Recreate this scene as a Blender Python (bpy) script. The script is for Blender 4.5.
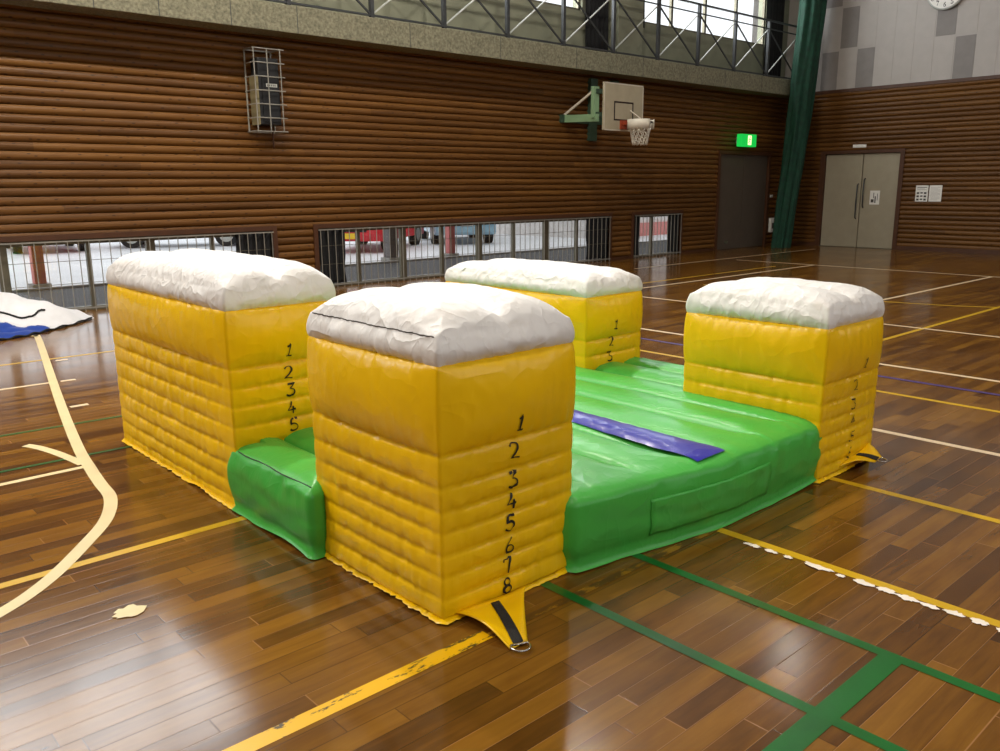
import bpy, bmesh, math, random
from mathutils import Vector, Matrix, noise
random.seed(7)
for o in list(bpy.data.objects):
    bpy.data.objects.remove(o, do_unlink=True)
SC = bpy.context.scene
COL = SC.collection
PI = math.pi

# ------------------------------------------------------------------ camera
CAM_H = 1.5
PITCH, YAW, ROLL, FPX = 0.220962, 0.733975, -0.0078429, 840.78
fw = Vector((math.sin(YAW)*math.cos(PITCH), math.cos(YAW)*math.cos(PITCH), -math.sin(PITCH)))
rt = Vector((math.cos(YAW), -math.sin(YAW), 0))
up = rt.cross(fw)
r2 = rt*math.cos(ROLL) + up*math.sin(ROLL)
u2 = up*math.cos(ROLL) - rt*math.sin(ROLL)
cam = bpy.data.objects.new('camera', bpy.data.cameras.new('camera'))
COL.objects.link(cam)
cam.data.sensor_width = 36
cam.data.lens = FPX/1000*36
cam.data.clip_end = 300
cam.matrix_world = Matrix(((r2.x, u2.x, -fw.x, 0), (r2.y, u2.y, -fw.y, 0), (r2.z, u2.z, -fw.z, CAM_H), (0, 0, 0, 1)))
SC.camera = cam

# ------------------------------------------------------------------ world, colour management, lamps
SC.view_settings.view_transform = 'Standard'
SC.view_settings.look = 'None'
SC.view_settings.exposure = 0.5
SC.view_settings.gamma = 1.0
SC.view_settings.use_curve_mapping = False
w = bpy.data.worlds.new('overcast_sky'); SC.world = w; w.use_nodes = True
bg = w.node_tree.nodes['Background']
bg.inputs[0].default_value = (0.93, 0.96, 1.0, 1); bg.inputs[1].default_value = 1.2

def area(name, loc, aim, sx, sy, power, col, spread=180):
    l = bpy.data.lights.new(name, 'AREA'); l.shape = 'RECTANGLE'; l.size = sx; l.size_y = sy
    l.energy = power; l.color = col; l.spread = math.radians(spread)
    o = bpy.data.objects.new(name, l); COL.objects.link(o); o.location = loc
    o.rotation_euler = (Vector(aim)-Vector(loc)).to_track_quat('-Z', 'Y').to_euler()
    return o
WARM = (1.0, 0.93, 0.82)
DAY = (0.95, 0.98, 1.0)
# daylight falling through the high windows over the gallery (far side) and those of the opposite long side
for cx, sx in ((-5.0, 5.4), (2.5, 5.2), (9.8, 5.6), (16.7, 4.8)):
    area('daylight_high_window', (cx, 12.0, 6.0), (cx, 0, 6.0), sx, 2.6, {-5.0: 330, 2.5: 240, 9.8: 330, 16.7: 220}[cx], DAY)
for cx in (-5.0, 2.5, 9.8, 16.7):
    area('daylight_opposite_window', (cx, -9.6, 6.0), (cx, 0, 6.0), 5.2, 2.6, 62, DAY)
# gym luminaires under the ceiling
for ly in (-5.5, 1.2, 7.7):
    for lx in (-7.0, -1.5, 3.6, 8.4, 15.0):
        area('ceiling_luminaire_light', (lx, ly, 8.15), (lx, ly, 0), 0.3, 0.3, {-7.0: 150, -1.5: 230, 3.6: 230, 8.4: 105, 15.0: 14}[lx]*(1.3 if ly > 7 else 0.27), WARM)

# ------------------------------------------------------------------ material helpers
def lin(c):
    return tuple(((v/255)/12.92 if v/255 <= 0.04045 else ((v/255+0.055)/1.055)**2.4) for v in c) + (1,)
class NT:
    def __init__(s, name):
        s.m = bpy.data.materials.new(name); s.m.use_nodes = True
        s.t = s.m.node_tree; s.n = s.t.nodes; s.b = s.n['Principled BSDF']; s.L = s.t.links
    def node(s, typ, **kw):
        n = s.n.new(typ)
        for k, v in kw.items():
            if k[0] == 'i' and k[1:].isdigit(): s.put(n.inputs[int(k[1:])], v)
            else: setattr(n, k, v)
        return n
    def put(s, sock, v):
        if hasattr(v, 'is_output'): s.L.new(v, sock)
        else: sock.default_value = v
    def math(s, op, a, b=0.0, c=0.0):
        n = s.node('ShaderNodeMath', operation=op)
        for i, v in enumerate((a, b, c)): s.put(n.inputs[i], v)
        return n.outputs[0]
    def mix(s, f, a, b, mode='MIX'):
        n = s.node('ShaderNodeMixRGB', blend_type=mode)
        s.put(n.inputs[0], f); s.put(n.inputs[1], a); s.put(n.inputs[2], b)
        return n.outputs[0]
    def ramp(s, f, stops):
        n = s.node('ShaderNodeValToRGB'); e = n.color_ramp.elements
        while len(e) < len(stops): e.new(0.5)
        for i, (p, c) in enumerate(stops):
            e[i].position = p; e[i].color = c if len(c) == 4 else tuple(c)+(1,)
        s.put(n.inputs[0], f); return n.outputs[0]
    def coord(s, scale=(1, 1, 1), out='Object'):
        t = s.node('ShaderNodeTexCoord'); m = s.node('ShaderNodeMapping')
        s.L.new(t.outputs[out], m.inputs[0]); m.inputs['Scale'].default_value = scale
        return m.outputs[0]
    def noise(s, vec, scale, detail=3, rough=0.5, dist=0.0):
        n = s.node('ShaderNodeTexNoise'); s.put(n.inputs['Vector'], vec)
        n.inputs['Scale'].default_value = scale; n.inputs['Detail'].default_value = detail
        n.inputs['Roughness'].default_value = rough; n.inputs['Distortion'].default_value = dist
        return n.outputs[0]
    def bump(s, h, strength=0.2, dist=0.01):
        n = s.node('ShaderNodeBump'); s.put(n.inputs['Height'], h)
        n.inputs['Strength'].default_value = strength; n.inputs['Distance'].default_value = dist
        s.L.new(n.outputs[0], s.b.inputs['Normal'])
    def set(s, **kw):
        names = dict(col='Base Color', rough='Roughness', metal='Metallic', spec='Specular IOR Level', coat='Coat Weight',
                     crough='Coat Roughness', trans='Transmission Weight', alpha='Alpha', emit='Emission Color', es='Emission Strength',
                     sub='Subsurface Weight', ior='IOR')
        for k, v in kw.items(): s.put(s.b.inputs[names[k]], v)
        return s
def plain(name, rgb, rough=0.6, metal=0.0, var=0.12, scale=6, bump=0.0, **kw):
    t = NT(name); c = lin(rgb)
    n = t.noise(t.coord(), scale, 4)
    dark = tuple(v*(1-var) for v in c[:3])+(1,); lite = tuple(min(1, v*(1+var)) for v in c[:3])+(1,)
    t.set(col=t.ramp(n, [(0.3, dark), (0.7, lite)]), rough=rough, metal=metal, **kw)
    if bump: t.bump(t.noise(t.coord(), scale*6, 4), bump, 0.01)
    return t.m

# ---- varnished strip floor, boards run along X
def floor_material():
    t = NT('varnished_floorboards')
    tc = t.node('ShaderNodeTexCoord'); sp = t.node('ShaderNodeSeparateXYZ'); t.L.new(tc.outputs['Object'], sp.inputs[0])
    x, y = sp.outputs[0], sp.outputs[1]
    W, LEN = 0.0805, 0.9
    yr = t.math('DIVIDE', y, W); row = t.math('FLOOR', yr); fy = t.math('FRACT', yr)
    wn = t.node('ShaderNodeTexWhiteNoise', noise_dimensions='1D'); t.put(wn.inputs['W'], row)
    xr = t.math('ADD', t.math('DIVIDE', x, LEN), t.math('MULTIPLY', wn.outputs[0], 7.3))
    colm = t.math('FLOOR', xr); fx = t.math('FRACT', xr)
    cb = t.node('ShaderNodeCombineXYZ'); t.put(cb.inputs[0], row); t.put(cb.inputs[1], colm)
    wn2 = t.node('ShaderNodeTexWhiteNoise', noise_dimensions='2D'); t.put(wn2.inputs['Vector'], cb.outputs[0])
    r = wn2.outputs[0]
    off = t.node('ShaderNodeCombineXYZ'); t.put(off.inputs[0], t.math('MULTIPLY', r, 31.0)); t.put(off.inputs[1], t.math('MULTIPLY', r, 17.0))
    va = t.node('ShaderNodeVectorMath', operation='ADD'); t.L.new(tc.outputs['Object'], va.inputs[0]); t.L.new(off.outputs[0], va.inputs[1])
    mp = t.node('ShaderNodeMapping'); t.L.new(va.outputs[0], mp.inputs[0]); mp.inputs['Scale'].default_value = (1.2, 14, 1)
    grain = t.noise(mp.outputs[0], 2.2, 5, 0.6, 0.6)
    mp2 = t.node('ShaderNodeMapping'); t.L.new(va.outputs[0], mp2.inputs[0]); mp2.inputs['Scale'].default_value = (1.0, 4.0, 1)
    blot = t.noise(mp2.outputs[0], 2.5, 3, 0.55)
    v = t.math('ADD', t.math('MULTIPLY', r, 0.40), t.math('ADD', t.math('MULTIPLY', grain, 0.36), t.math('MULTIPLY', blot, 0.44)))
    c = t.ramp(v, [(0.2, lin((50, 29, 11))), (0.45, lin((84, 52, 17))), (0.66, lin((110, 72, 22))), (0.95, lin((138, 96, 32)))])
    knots = t.node('ShaderNodeTexVoronoi'); t.put(knots.inputs['Vector'], t.coord((1, 1.8, 1))); knots.inputs['Scale'].default_value = 2.6
    kn = t.ramp(knots.outputs['Distance'], [(0.018, (1, 1, 1, 1)), (0.04, (0, 0, 0, 1))])
    c = t.mix(t.math('MULTIPLY', kn, 0.75), c, lin((38, 18, 8)))
    sm = t.math('MINIMUM', t.math('MINIMUM', fy, t.math('SUBTRACT', 1.0, fy)), t.math('MULTIPLY', t.math('MINIMUM', fx, t.math('SUBTRACT', 1.0, fx)), LEN/W))
    seam = t.ramp(sm, [(0.012, (1, 1, 1, 1)), (0.035, (0, 0, 0, 1))])
    light = t.math('GREATER_THAN', wn.outputs[0], 0.55)
    sc = t.mix(light, lin((40, 20, 9)), lin((168, 122, 78)))
    c = t.mix(t.math('MULTIPLY', seam, 0.55), c, sc)
    mp3 = t.coord((1, 1, 1)); wear = t.noise(mp3, 0.9, 4, 0.6)
    t.set(col=c, rough=t.ramp(wear, [(0.3, (0.12,)*3), (0.75, (0.22,)*3)]), spec=0.5)
    t.bump(t.math('ADD', t.math('MULTIPLY', t.noise(mp.outputs[0], 1.0, 2), 0.6), t.math('MULTIPLY', seam, -0.25)), 0.10, 0.004)
    return t.m

def log_material(name, axis, tint=1.0):
    """half-log cladding: colour changes from log to log, grain along the log, dark knots"""
    t = NT(name)
    tc = t.node('ShaderNodeTexCoord'); sp = t.node('ShaderNodeSeparateXYZ'); t.L.new(tc.outputs['Object'], sp.inputs[0])
    a = sp.outputs[axis]; z = sp.outputs[2]
    row = t.math('FLOOR', t.math('DIVIDE', t.math('SUBTRACT', z, 0.9), LOGP))
    wn = t.node('ShaderNodeTexWhiteNoise', noise_dimensions='1D'); t.put(wn.inputs['W'], row)
    ar = t.math('ADD', t.math('DIVIDE', a, 3.6), t.math('MULTIPLY', wn.outputs[0], 9.0)); cell = t.math('FLOOR', ar)
    cb = t.node('ShaderNodeCombineXYZ'); t.put(cb.inputs[0], row); t.put(cb.inputs[1], cell)
    wn2 = t.node('ShaderNodeTexWhiteNoise', noise_dimensions='2D'); t.put(wn2.inputs['Vector'], cb.outputs[0])
    sv = t.node('ShaderNodeCombineXYZ'); t.put(sv.inputs[0], t.math('MULTIPLY', a, 0.9)); t.put(sv.inputs[1], t.math('MULTIPLY', row, 3.7)); t.put(sv.inputs[2], t.math('MULTIPLY', z, 22.0))
    grain = t.noise(sv.outputs[0], 1.6, 5, 0.6, 0.4)
    v = t.math('ADD', t.math('MULTIPLY', wn2.outputs[0], 0.22), t.math('ADD', t.math('MULTIPLY', grain, 0.6), 0.1))
    cs = [(0.2, (65, 40, 16)), (0.5, (98, 63, 25)), (0.85, (130, 88, 37))]
    c = t.ramp(v, [(p, tuple(q*tint for q in lin(k)[:3])+(1,)) for p, k in cs])
    kv = t.node('ShaderNodeCombineXYZ'); t.put(kv.inputs[0], t.math('MULTIPLY', a, 2.2)); t.put(kv.inputs[1], t.math('MULTIPLY', z, 6.0)); t.put(kv.inputs[2], 0.0)
    k = t.node('ShaderNodeTexVoronoi', voronoi_dimensions='2D'); t.put(k.inputs['Vector'], kv.outputs[0]); k.inputs['Scale'].default_value = 1.6
    kn = t.ramp(k.outputs['Distance'], [(0.05, (1, 1, 1, 1)), (0.10, (0, 0, 0, 1))])
    c = t.mix(t.math('MULTIPLY', kn, 0.7), c, lin((40, 18, 8)))
    t.set(col=c, rough=0.45, spec=0.3)
    t.bump(grain, 0.12, 0.004)
    return t.m
LOGP = 2.74/26

def vinyl(name, rgb, rough=0.34, wr=0.25, soil=None, trans=None, bd=0.004):
    """glossy coated fabric with fine creases"""
    t = NT(name); c = lin(rgb)
    def crease(vec, sc, pw, dist):
        n = t.noise(vec, sc, 2, 0.5, dist)
        return t.math('POWER', t.math('SUBTRACT', 1.0, t.math('ABSOLUTE', t.math('SUBTRACT', t.math('MULTIPLY', n, 2.0), 1.0))), pw)
    h = t.math('ADD', crease(t.coord((1, 1, 1.6)), 3.6, 9.0, 0.4), t.math('MULTIPLY', crease(t.coord((2.0, 2.0, 0.9)), 6.0, 7.0, 0.3), 0.5))
    h = t.math('ADD', h, t.math('MULTIPLY', t.noise(t.coord(), 14.0, 3), 0.5))
    big = t.noise(t.coord(), 2.5, 3, 0.5)
    d = tuple(q*0.93 for q in c[:3])+(1,)
    col = t.ramp(big, [(0.3, d), (0.7, c)])
    if soil:
        sn = t.ramp(t.noise(t.coord((1, 1, 2.5)), 5.0, 5, 0.65), [(0.52, (0, 0, 0, 1)), (0.78, (1, 1, 1, 1))])
        col = t.mix(t.math('MULTIPLY', sn, 0.4), col, lin(soil))
    t.set(col=col, rough=rough, spec=0.45)
    t.bump(h, wr, bd)
    if trans:
        t.set(sub=trans); t.b.inputs['Subsurface Radius'].default_value = (0.05, 0.03, 0.01)
    return t.m

M = {}
M['floor'] = floor_material()
M['log_back'] = log_material('log_cladding_back', 0)
M['log_right'] = log_material('log_cladding_side', 1, 0.95)
M['yellow'] = vinyl('yellow_vinyl', (248, 199, 2), 0.32, 0.25)
M['white'] = vinyl('white_vinyl', (234, 232, 230), 0.45, 0.45, soil=(196, 180, 160), bd=0.011)
M['green'] = vinyl('green_vinyl', (70, 176, 68), 0.34, 0.35)
M['blue'] = vinyl('blue_vinyl', (32, 32, 158), 0.28, 0.3)
M['ink'] = plain('black_marker', (24, 18, 14), 0.6)
M['webbing'] = plain('black_webbing', (26, 26, 27), 0.75, bump=0.4, scale=40)
M['steel'] = plain('bright_steel', (190, 188, 182), 0.25, 1.0)
M['concrete'] = plain('weathered_concrete', (124, 121, 100), 0.85, var=0.38, scale=28, bump=0.6)
M['concrete_wall'] = plain('board_marked_concrete', (126, 127, 108), 0.85, var=0.16, scale=2.0, bump=0.3)
M['plaster'] = plain('white_acoustic_board', (176, 170, 165), 0.8, var=0.03)
M['panel_grey'] = plain('grey_acoustic_board', (136, 131, 128), 0.85, var=0.05)
M['ceiling'] = plain('ceiling_board', (190, 185, 175), 0.9)
M['far_wall'] = plain('far_wall_timber', (90, 56, 26), 0.6)
M['alu'] = plain('dull_aluminium', (108, 102, 86), 0.45, 0.55)
M['bar'] = plain('painted_steel_bar', (146, 143, 134), 0.4, 0.2)
M['dark_steel'] = plain('dark_grey_steel', (62, 64, 66), 0.5, 0.3)
M['pale_steel'] = plain('pale_grey_steel', (176, 178, 172), 0.5, 0.1)
M['curtain'] = plain('black_curtain_cloth', (20, 20, 22), 0.9)
M['trimwood'] = plain('dark_stained_trim', (74, 42, 20), 0.5)
M['door_grey'] = plain('brown_grey_door_paint', (84, 74, 64), 0.5, var=0.06)
M['door_cream'] = plain('cream_door_paint', (160, 151, 130), 0.45, var=0.04)
M['paper'] = plain('white_paper', (232, 230, 224), 0.8, var=0.03)
M['print'] = plain('dark_print', (70, 66, 62), 0.8)
M['black'] = plain('black_plastic', (22, 22, 23), 0.5)
M['khaki'] = plain('khaki_plastic', (126, 116, 84), 0.6)
M['mint'] = plain('pale_green_paint', (128, 160, 122), 0.5, var=0.06)
M['green_dark'] = plain('dark_green_paint', (48, 70, 54), 0.6)
M['board'] = plain('white_board_paint', (170, 160, 136), 0.5, var=0.06)
M['line_dark'] = plain('dark_board_line', (48, 32, 26), 0.6)
M['orange'] = plain('orange_rim_paint', (150, 62, 34), 0.5)
M['tape'] = plain('grubby_white_tape', (200, 192, 176), 0.7)
M['cord'] = plain('white_net_cord', (206, 198, 184), 0.8)
M['net_green'] = plain('green_netting', (8, 58, 40), 0.8, var=0.3, scale=9, bump=0.5)
M['tarp_white'] = plain('white_tarpaulin', (222, 222, 226), 0.4, var=0.05, bump=0.2)
M['tarp_blue'] = plain('blue_tarpaulin', (36, 66, 150), 0.4, var=0.1, bump=0.2)
M['red'] = plain('red_car_paint', (210, 40, 50), 0.45)
M['post_red'] = plain('hazed_red_paint', (206, 118, 116), 0.6)  # red paled, with the outdoor haze put into the colour
M['silver'] = plain('silver_car_paint', (196, 202, 208), 0.25)
M['carblue'] = plain('pale_blue_car_paint', (150, 186, 204), 0.25)
M['cargrey'] = plain('grey_car_paint', (96, 100, 106), 0.3)
M['glass_dark'] = plain('dark_car_glass', (26, 32, 38), 0.08)
M['tyre'] = plain('tyre_rubber', (24, 24, 25), 0.8)
M['plate'] = plain('yellow_number_plate', (236, 196, 40), 0.5)
M['lampred'] = plain('red_lamp_glass', (170, 20, 20), 0.2)
M['ground'] = plain('pale_wet_ground', (216, 216, 218), 0.5, var=0.1, scale=0.6)
M['apron'] = plain('shaded_apron_paving', (44, 43, 43), 0.7, var=0.15, scale=2)  # shade under the eaves put into the dark apron colour
M['kerb'] = plain('concrete_kerb', (150, 148, 144), 0.8)
M['house'] = plain('pale_house_render', (206, 200, 196), 0.8)
M['house_red'] = plain('hazed_red_cladding', (196, 124, 118), 0.7)  # muted red, haze over the yard painted into the tone
M['grey_pillar'] = plain('grey_pillar_paint', (104, 98, 98), 0.7)  # even grey, used for the yard post and the house roof
M['line_green'] = plain('green_floor_paint', (18, 92, 34), 0.28, var=0.15)
M['line_blue'] = plain('blue_floor_paint', (70, 56, 120), 0.28)
def paint(name, rgb, under, amount):
    t = NT(name); n = t.noise(t.coord((1, 3, 1)), 6.5, 5, 0.7)
    k = t.ramp(n, [(amount, (0, 0, 0, 1)), (amount+0.04, (1, 1, 1, 1))])
    t.set(col=t.mix(k, lin(under), lin(rgb)), rough=0.3); return t.m
M['line_yellow'] = paint('yellow_floor_paint', (198, 158, 22), (110, 78, 24), 0.30)
M['line_worn'] = paint('worn_yellow_floor_paint', (226, 174, 12), (70, 58, 30), 0.42)
M['line_faded'] = paint('faded_yellow_paint', (150, 108, 26), (84, 54, 20), 0.5)
M['line_white'] = paint('white_floor_paint', (222, 200, 166), (120, 84, 44), 0.28)
M['line_cream'] = plain('cream_floor_tape', (214, 196, 148), 0.4, var=0.06)
M['chip'] = plain('flaked_white_paint', (236, 226, 214), 0.5)
t = NT('exit_sign_green'); t.set(col=lin((10, 150, 60)), emit=lin((20, 190, 70)), es=0.7); M['exit'] = t.m
t = NT('exit_sign_pale'); t.set(col=lin((240, 250, 200)), emit=lin((225, 255, 170)), es=1.2); M['exit_pale'] = t.m
t = NT('window_glass'); t.set(col=(1, 1, 1, 1), rough=0.0, trans=1.0, ior=1.0, spec=0.3)
for n_ in list(t.n):
    if n_.type == 'BSDF_PRINCIPLED': t.n.remove(n_)
tr = t.node('ShaderNodeBsdfTransparent'); gl = t.node('ShaderNodeBsdfGlossy'); gl.inputs['Roughness'].default_value = 0.02
mx = t.node('ShaderNodeMixShader'); mx.inputs[0].default_value = 0.06; tr.inputs[0].default_value = (0.94, 0.95, 0.95, 1)
t.L.new(tr.outputs[0], mx.inputs[1]); t.L.new(gl.outputs[0], mx.inputs[2])
t.L.new(mx.outputs[0], [q for q in t.n if q.type == 'OUTPUT_MATERIAL'][0].inputs[0]); M['glass'] = t.m

# ------------------------------------------------------------------ geometry helpers
class MB:
    def __init__(s): s.v = []; s.f = []; s.mi = []; s.mats = []
    def slot(s, m):
        if m is None: return 0
        if m not in s.mats: s.mats.append(m)
        return s.mats.index(m)
    def add(s, vs, fs, m=None):
        k = len(s.v); s.v += [tuple(q) for q in vs]; i = s.slot(m)
        for f in fs: s.f.append(tuple(k+j for j in f)); s.mi.append(i)
    def box(s, lo, hi, m=None):
        (a, b, c), (d, e, f) = lo, hi
        s.add([(a, b, c), (d, b, c), (d, e, c), (a, e, c), (a, b, f), (d, b, f), (d, e, f), (a, e, f)],
              [(0, 3, 2, 1), (4, 5, 6, 7), (0, 1, 5, 4), (1, 2, 6, 5), (2, 3, 7, 6), (3, 0, 4, 7)], m)
    def tube(s, pts, r, n=8, m=None, closed=False, rr=None):
        pts = [Vector(p) for p in pts]; k = len(pts); rings = []
        prev = None
        for i, p in enumerate(pts):
            if closed: d = pts[(i+1) % k]-pts[i-1]
            else: d = pts[min(i+1, k-1)]-pts[max(i-1, 0)]
            d.normalize()
            a = prev if prev is not None else (Vector((0, 0, 1)) if abs(d.z) < 0.9 else Vector((1, 0, 0)))
            a = (a-d*a.dot(d)); a.normalize(); b = d.cross(a); prev = a
            R = rr[i] if rr else r
            rings.append([p+(a*math.cos(2*PI*j/n)+b*math.sin(2*PI*j/n))*R for j in range(n)])
        vs = [q for ring in rings for q in ring]; fs = []
        for i in range(k if closed else k-1):
            for j in range(n):
                i2 = (i+1) % k; fs.append((i*n+j, i*n+(j+1) % n, i2*n+(j+1) % n, i2*n+j))
        if not closed: fs += [tuple(range(n))[::-1], tuple((k-1)*n+j for j in range(n))]
        s.add(vs, fs, m)
    def bar(s, a, b, w, h, m=None):
        a, b = Vector(a), Vector(b); d = (b-a).normalized()
        u = Vector((0, 0, 1)) if abs(d.z) < 0.95 else Vector((1, 0, 0))
        sd = d.cross(u).normalized(); u = sd.cross(d)
        vs = [p+sd*x*w/2+u*y*h/2 for p in (a, b) for x, y in ((-1, -1), (1, -1), (1, 1), (-1, 1))]
        s.add(vs, [(0, 1, 2, 3), (7, 6, 5, 4), (0, 4, 5, 1), (1, 5, 6, 2), (2, 6, 7, 3), (3, 7, 4, 0)], m)
    def disc(s, c, nrm, r, n=32, m=None, th=0.0):
        c = Vector(c); nrm = Vector(nrm).normalized(); a = nrm.orthogonal().normalized(); b = nrm.cross(a)
        ring = [c+(a*math.cos(2*PI*j/n)+b*math.sin(2*PI*j/n))*r for j in range(n)]
        if th: 
            s.add(ring+[q+nrm*th for q in ring], [tuple(range(n))[::-1], tuple(range(n, 2*n))]+[(j, (j+1) % n, n+(j+1) % n, n+j) for j in range(n)], m)
        else: s.add(ring, [tuple(range(n))], m)
    def grid(s, P, nu, nv, m=None, closed=False):
        vs = [P(i, j) for i in range(nu) for j in range(nv)]; fs = []
        for i in range(nu-1):
            for j in range(nv if closed else nv-1):
                j2 = (j+1) % nv; fs.append((i*nv+j, i*nv+j2, (i+1)*nv+j2, (i+1)*nv+j))
        s.add(vs, fs, m)
    def build(s, name, mat=None, parent=None, smooth=False, loc=None, fix=True, bevel=0.0):
        me = bpy.data.meshes.new(name); me.from_pydata(s.v, [], s.f)
        ms = s.mats if any(x is not None for x in s.mats) else []
        for x in (ms or [mat]): me.materials.append(x)
        if ms: me.polygons.foreach_set('material_index', s.mi)
        if fix:
            bm = bmesh.new(); bm.from_mesh(me); bmesh.ops.recalc_face_normals(bm, faces=bm.faces)
            bm.to_mesh(me); bm.free()
        if smooth: me.polygons.foreach_set('use_smooth', [True]*len(me.polygons))
        o = bpy.data.objects.new(name, me); COL.objects.link(o)
        if parent is not None:
            o.parent = parent
            wl = Vector((0, 0, 0)); q = parent
            while q is not None: wl += q.location; q = q.parent
            o.location = -wl
        elif loc is not None:
            me.transform(Matrix.Translation(-Vector(loc))); o.location = loc
        if bevel:
            b = o.modifiers.new('bevel', 'BEVEL'); b.width = bevel; b.segments = 2; b.limit_method = 'ANGLE'
        return o
def tag(o, label=None, cat=None, group=None, kind=None):
    if label: o['label'] = label
    if cat: o['category'] = cat
    if group: o['group'] = group
    if kind: o['kind'] = kind
    return o
def empty(name, loc, label=None, cat=None, group=None, kind=None):
    o = bpy.data.objects.new(name, None); COL.objects.link(o); o.location = loc; o.empty_display_size = 0.1
    return tag(o, label, cat, group, kind)
def boxes(name, lst, mat, parent=None, bevel=0.0, loc=None):
    b = MB()
    for lo, hi in lst: b.box(lo, hi)
    return b.build(name, mat, parent, bevel=bevel, loc=loc)

# handwritten digits, strokes in a unit box (x right, y up, about 0.6 wide)
def arc(cx, cy, rx, ry, a0, a1, n=14):
    return [(cx+rx*math.cos(math.radians(a0+(a1-a0)*i/n)), cy+ry*math.sin(math.radians(a0+(a1-a0)*i/n))) for i in range(n+1)]
DIG = {
 '1': [[(0.12, 0.78), (0.3, 0.86), (0.36, 1.0), (0.3, 0.6), (0.22, 0.0)], [(0.05, 0.02), (0.45, 0.0)]],
 '2': [arc(0.3, 0.72, 0.25, 0.28, 165, -25)+[(0.35, 0.35), (0.05, 0.04), (0.25, 0.08), (0.62, 0.0)]],
 '3': [[(0.05, 0.95), (0.52, 1.0), (0.22, 0.6)]+arc(0.26, 0.3, 0.3, 0.3, 80, -150)],
 '4': [[(0.4, 1.0), (0.28, 0.65), (0.02, 0.32), (0.62, 0.36)], [(0.46, 0.62), (0.4, 0.0)]],
 '5': [[(0.15, 0.95), (0.1, 0.55)]+arc(0.27, 0.3, 0.29, 0.3, 100, -150), [(0.15, 0.95), (0.58, 1.0)]],
 '6': [[(0.48, 1.0), (0.2, 0.7), (0.06, 0.35)]+arc(0.3, 0.27, 0.24, 0.27, 180, 540, 20)],
 '7': [[(0.02, 0.8), (0.06, 0.97), (0.56, 1.0), (0.4, 0.6), (0.24, 0.0)]],
 '8': [arc(0.32, 0.76, 0.2, 0.24, 60, 270, 14)+arc(0.3, 0.26, 0.26, 0.26, 90, -270, 20)+arc(0.32, 0.76, 0.2, 0.24, -90, 60, 10)],
 '9': [arc(0.28, 0.72, 0.24, 0.28, 0, 360, 20)+[(0.5, 0.4), (0.36, 0.0)]],
 '0': [arc(0.3, 0.5, 0.28, 0.5, 90, 450, 24)],
}
def resample(st, step):
    out = [st[0]]
    for a, b in zip(st, st[1:]):
        d = math.dist(a, b); k = max(1, int(d/step))
        for i in range(1, k+1): out.append((a[0]+(b[0]-a[0])*i/k, a[1]+(b[1]-a[1])*i/k))
    return out
def write(mb, text_strokes, place, size, width, m=None, wide=1.0):
    """ribbons of ink: place(u, v) gives the surface point for local metres u right, v up"""
    for st in text_strokes:
        p = resample([(x*size*wide, y*size) for x, y in st], 0.006)
        vs = []
        for i, q in enumerate(p):
            a = p[max(i-1, 0)]; b = p[min(i+1, len(p)-1)]
            d = (b[0]-a[0], b[1]-a[1]); L = math.hypot(*d) or 1
            k = width/2*(0.8+0.35*math.sin(i*0.35+len(p)))
            nx, ny = -d[1]/L*k, d[0]/L*k
            vs.append(place(q[0]+nx, q[1]+ny)); vs.append(place(q[0]-nx, q[1]-ny))
        mb.add(vs, [(2*i, 2*i+1, 2*i+3, 2*i+2) for i in range(len(p)-1)], m)

# ------------------------------------------------------------------ the hall
XW, YW, XL, YF, ZC = 20.1, 11.4, -9.0, -9.0, 8.6
WZ = 3.64
fb = MB(); fb.box((XL-0.2, YF-0.2, -0.12), (XW+0.25, YW+0.3, 0.0))
floor = tag(fb.build('floor', M['floor']), kind='structure')

def linebox(mb, pts, wd, z=0.0012):
    """painted band along a polyline"""
    vs = []; n = len(pts)
    for i, p in enumerate(pts):
        a = pts[max(i-1, 0)]; b = pts[min(i+1, n-1)]; d = Vector((b[0]-a[0], b[1]-a[1])).normalized()
        vs += [(p[0]-d.y*wd/2, p[1]+d.x*wd/2, z), (p[0]+d.y*wd/2, p[1]-d.x*wd/2, z)]
    mb.add(vs, [(2*i, 2*i+1, 2*i+3, 2*i+2) for i in range(n-1)])
CZ = [0.0]
def court(name, mat, segs, z=0.0012):
    b = MB()
    for pts, wd in segs:
        CZ[0] += 0.00006; linebox(b, pts, wd, 0.0008+CZ[0])
    o = b.build(name, mat, floor); return tag(o, kind='structure')
court('yellow_court_line', M['line_yellow'], [
    ([(3.07, -6), (3.07, 3.5)], 0.05), ([(4.07, -6), (4.07, 8)], 0.05), ([(6.13, -6), (6.13, 8)], 0.05),
    ([(11.0, 7.5), (11.0, 5.4), (11.02, 4.7), (11.2, 4.0), (11.44, 3.55), (11.9, 3.2)], 0.05),
    ([(8.1, 3.52), (13.5, 3.52)], 0.05), ([(-5, 3.54), (3.0, 3.54)], 0.05), ([(1.4, 8.31), (14.5, 8.31)], 0.045)])
court('worn_yellow_court_line', M['line_worn'], [([(-5, 1.983), (1.72, 1.983)], 0.062)])
court('faded_yellow_court_line', M['line_faded'], [([(1.72, 1.968), (3.07, 1.968)], 0.036)])
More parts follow.
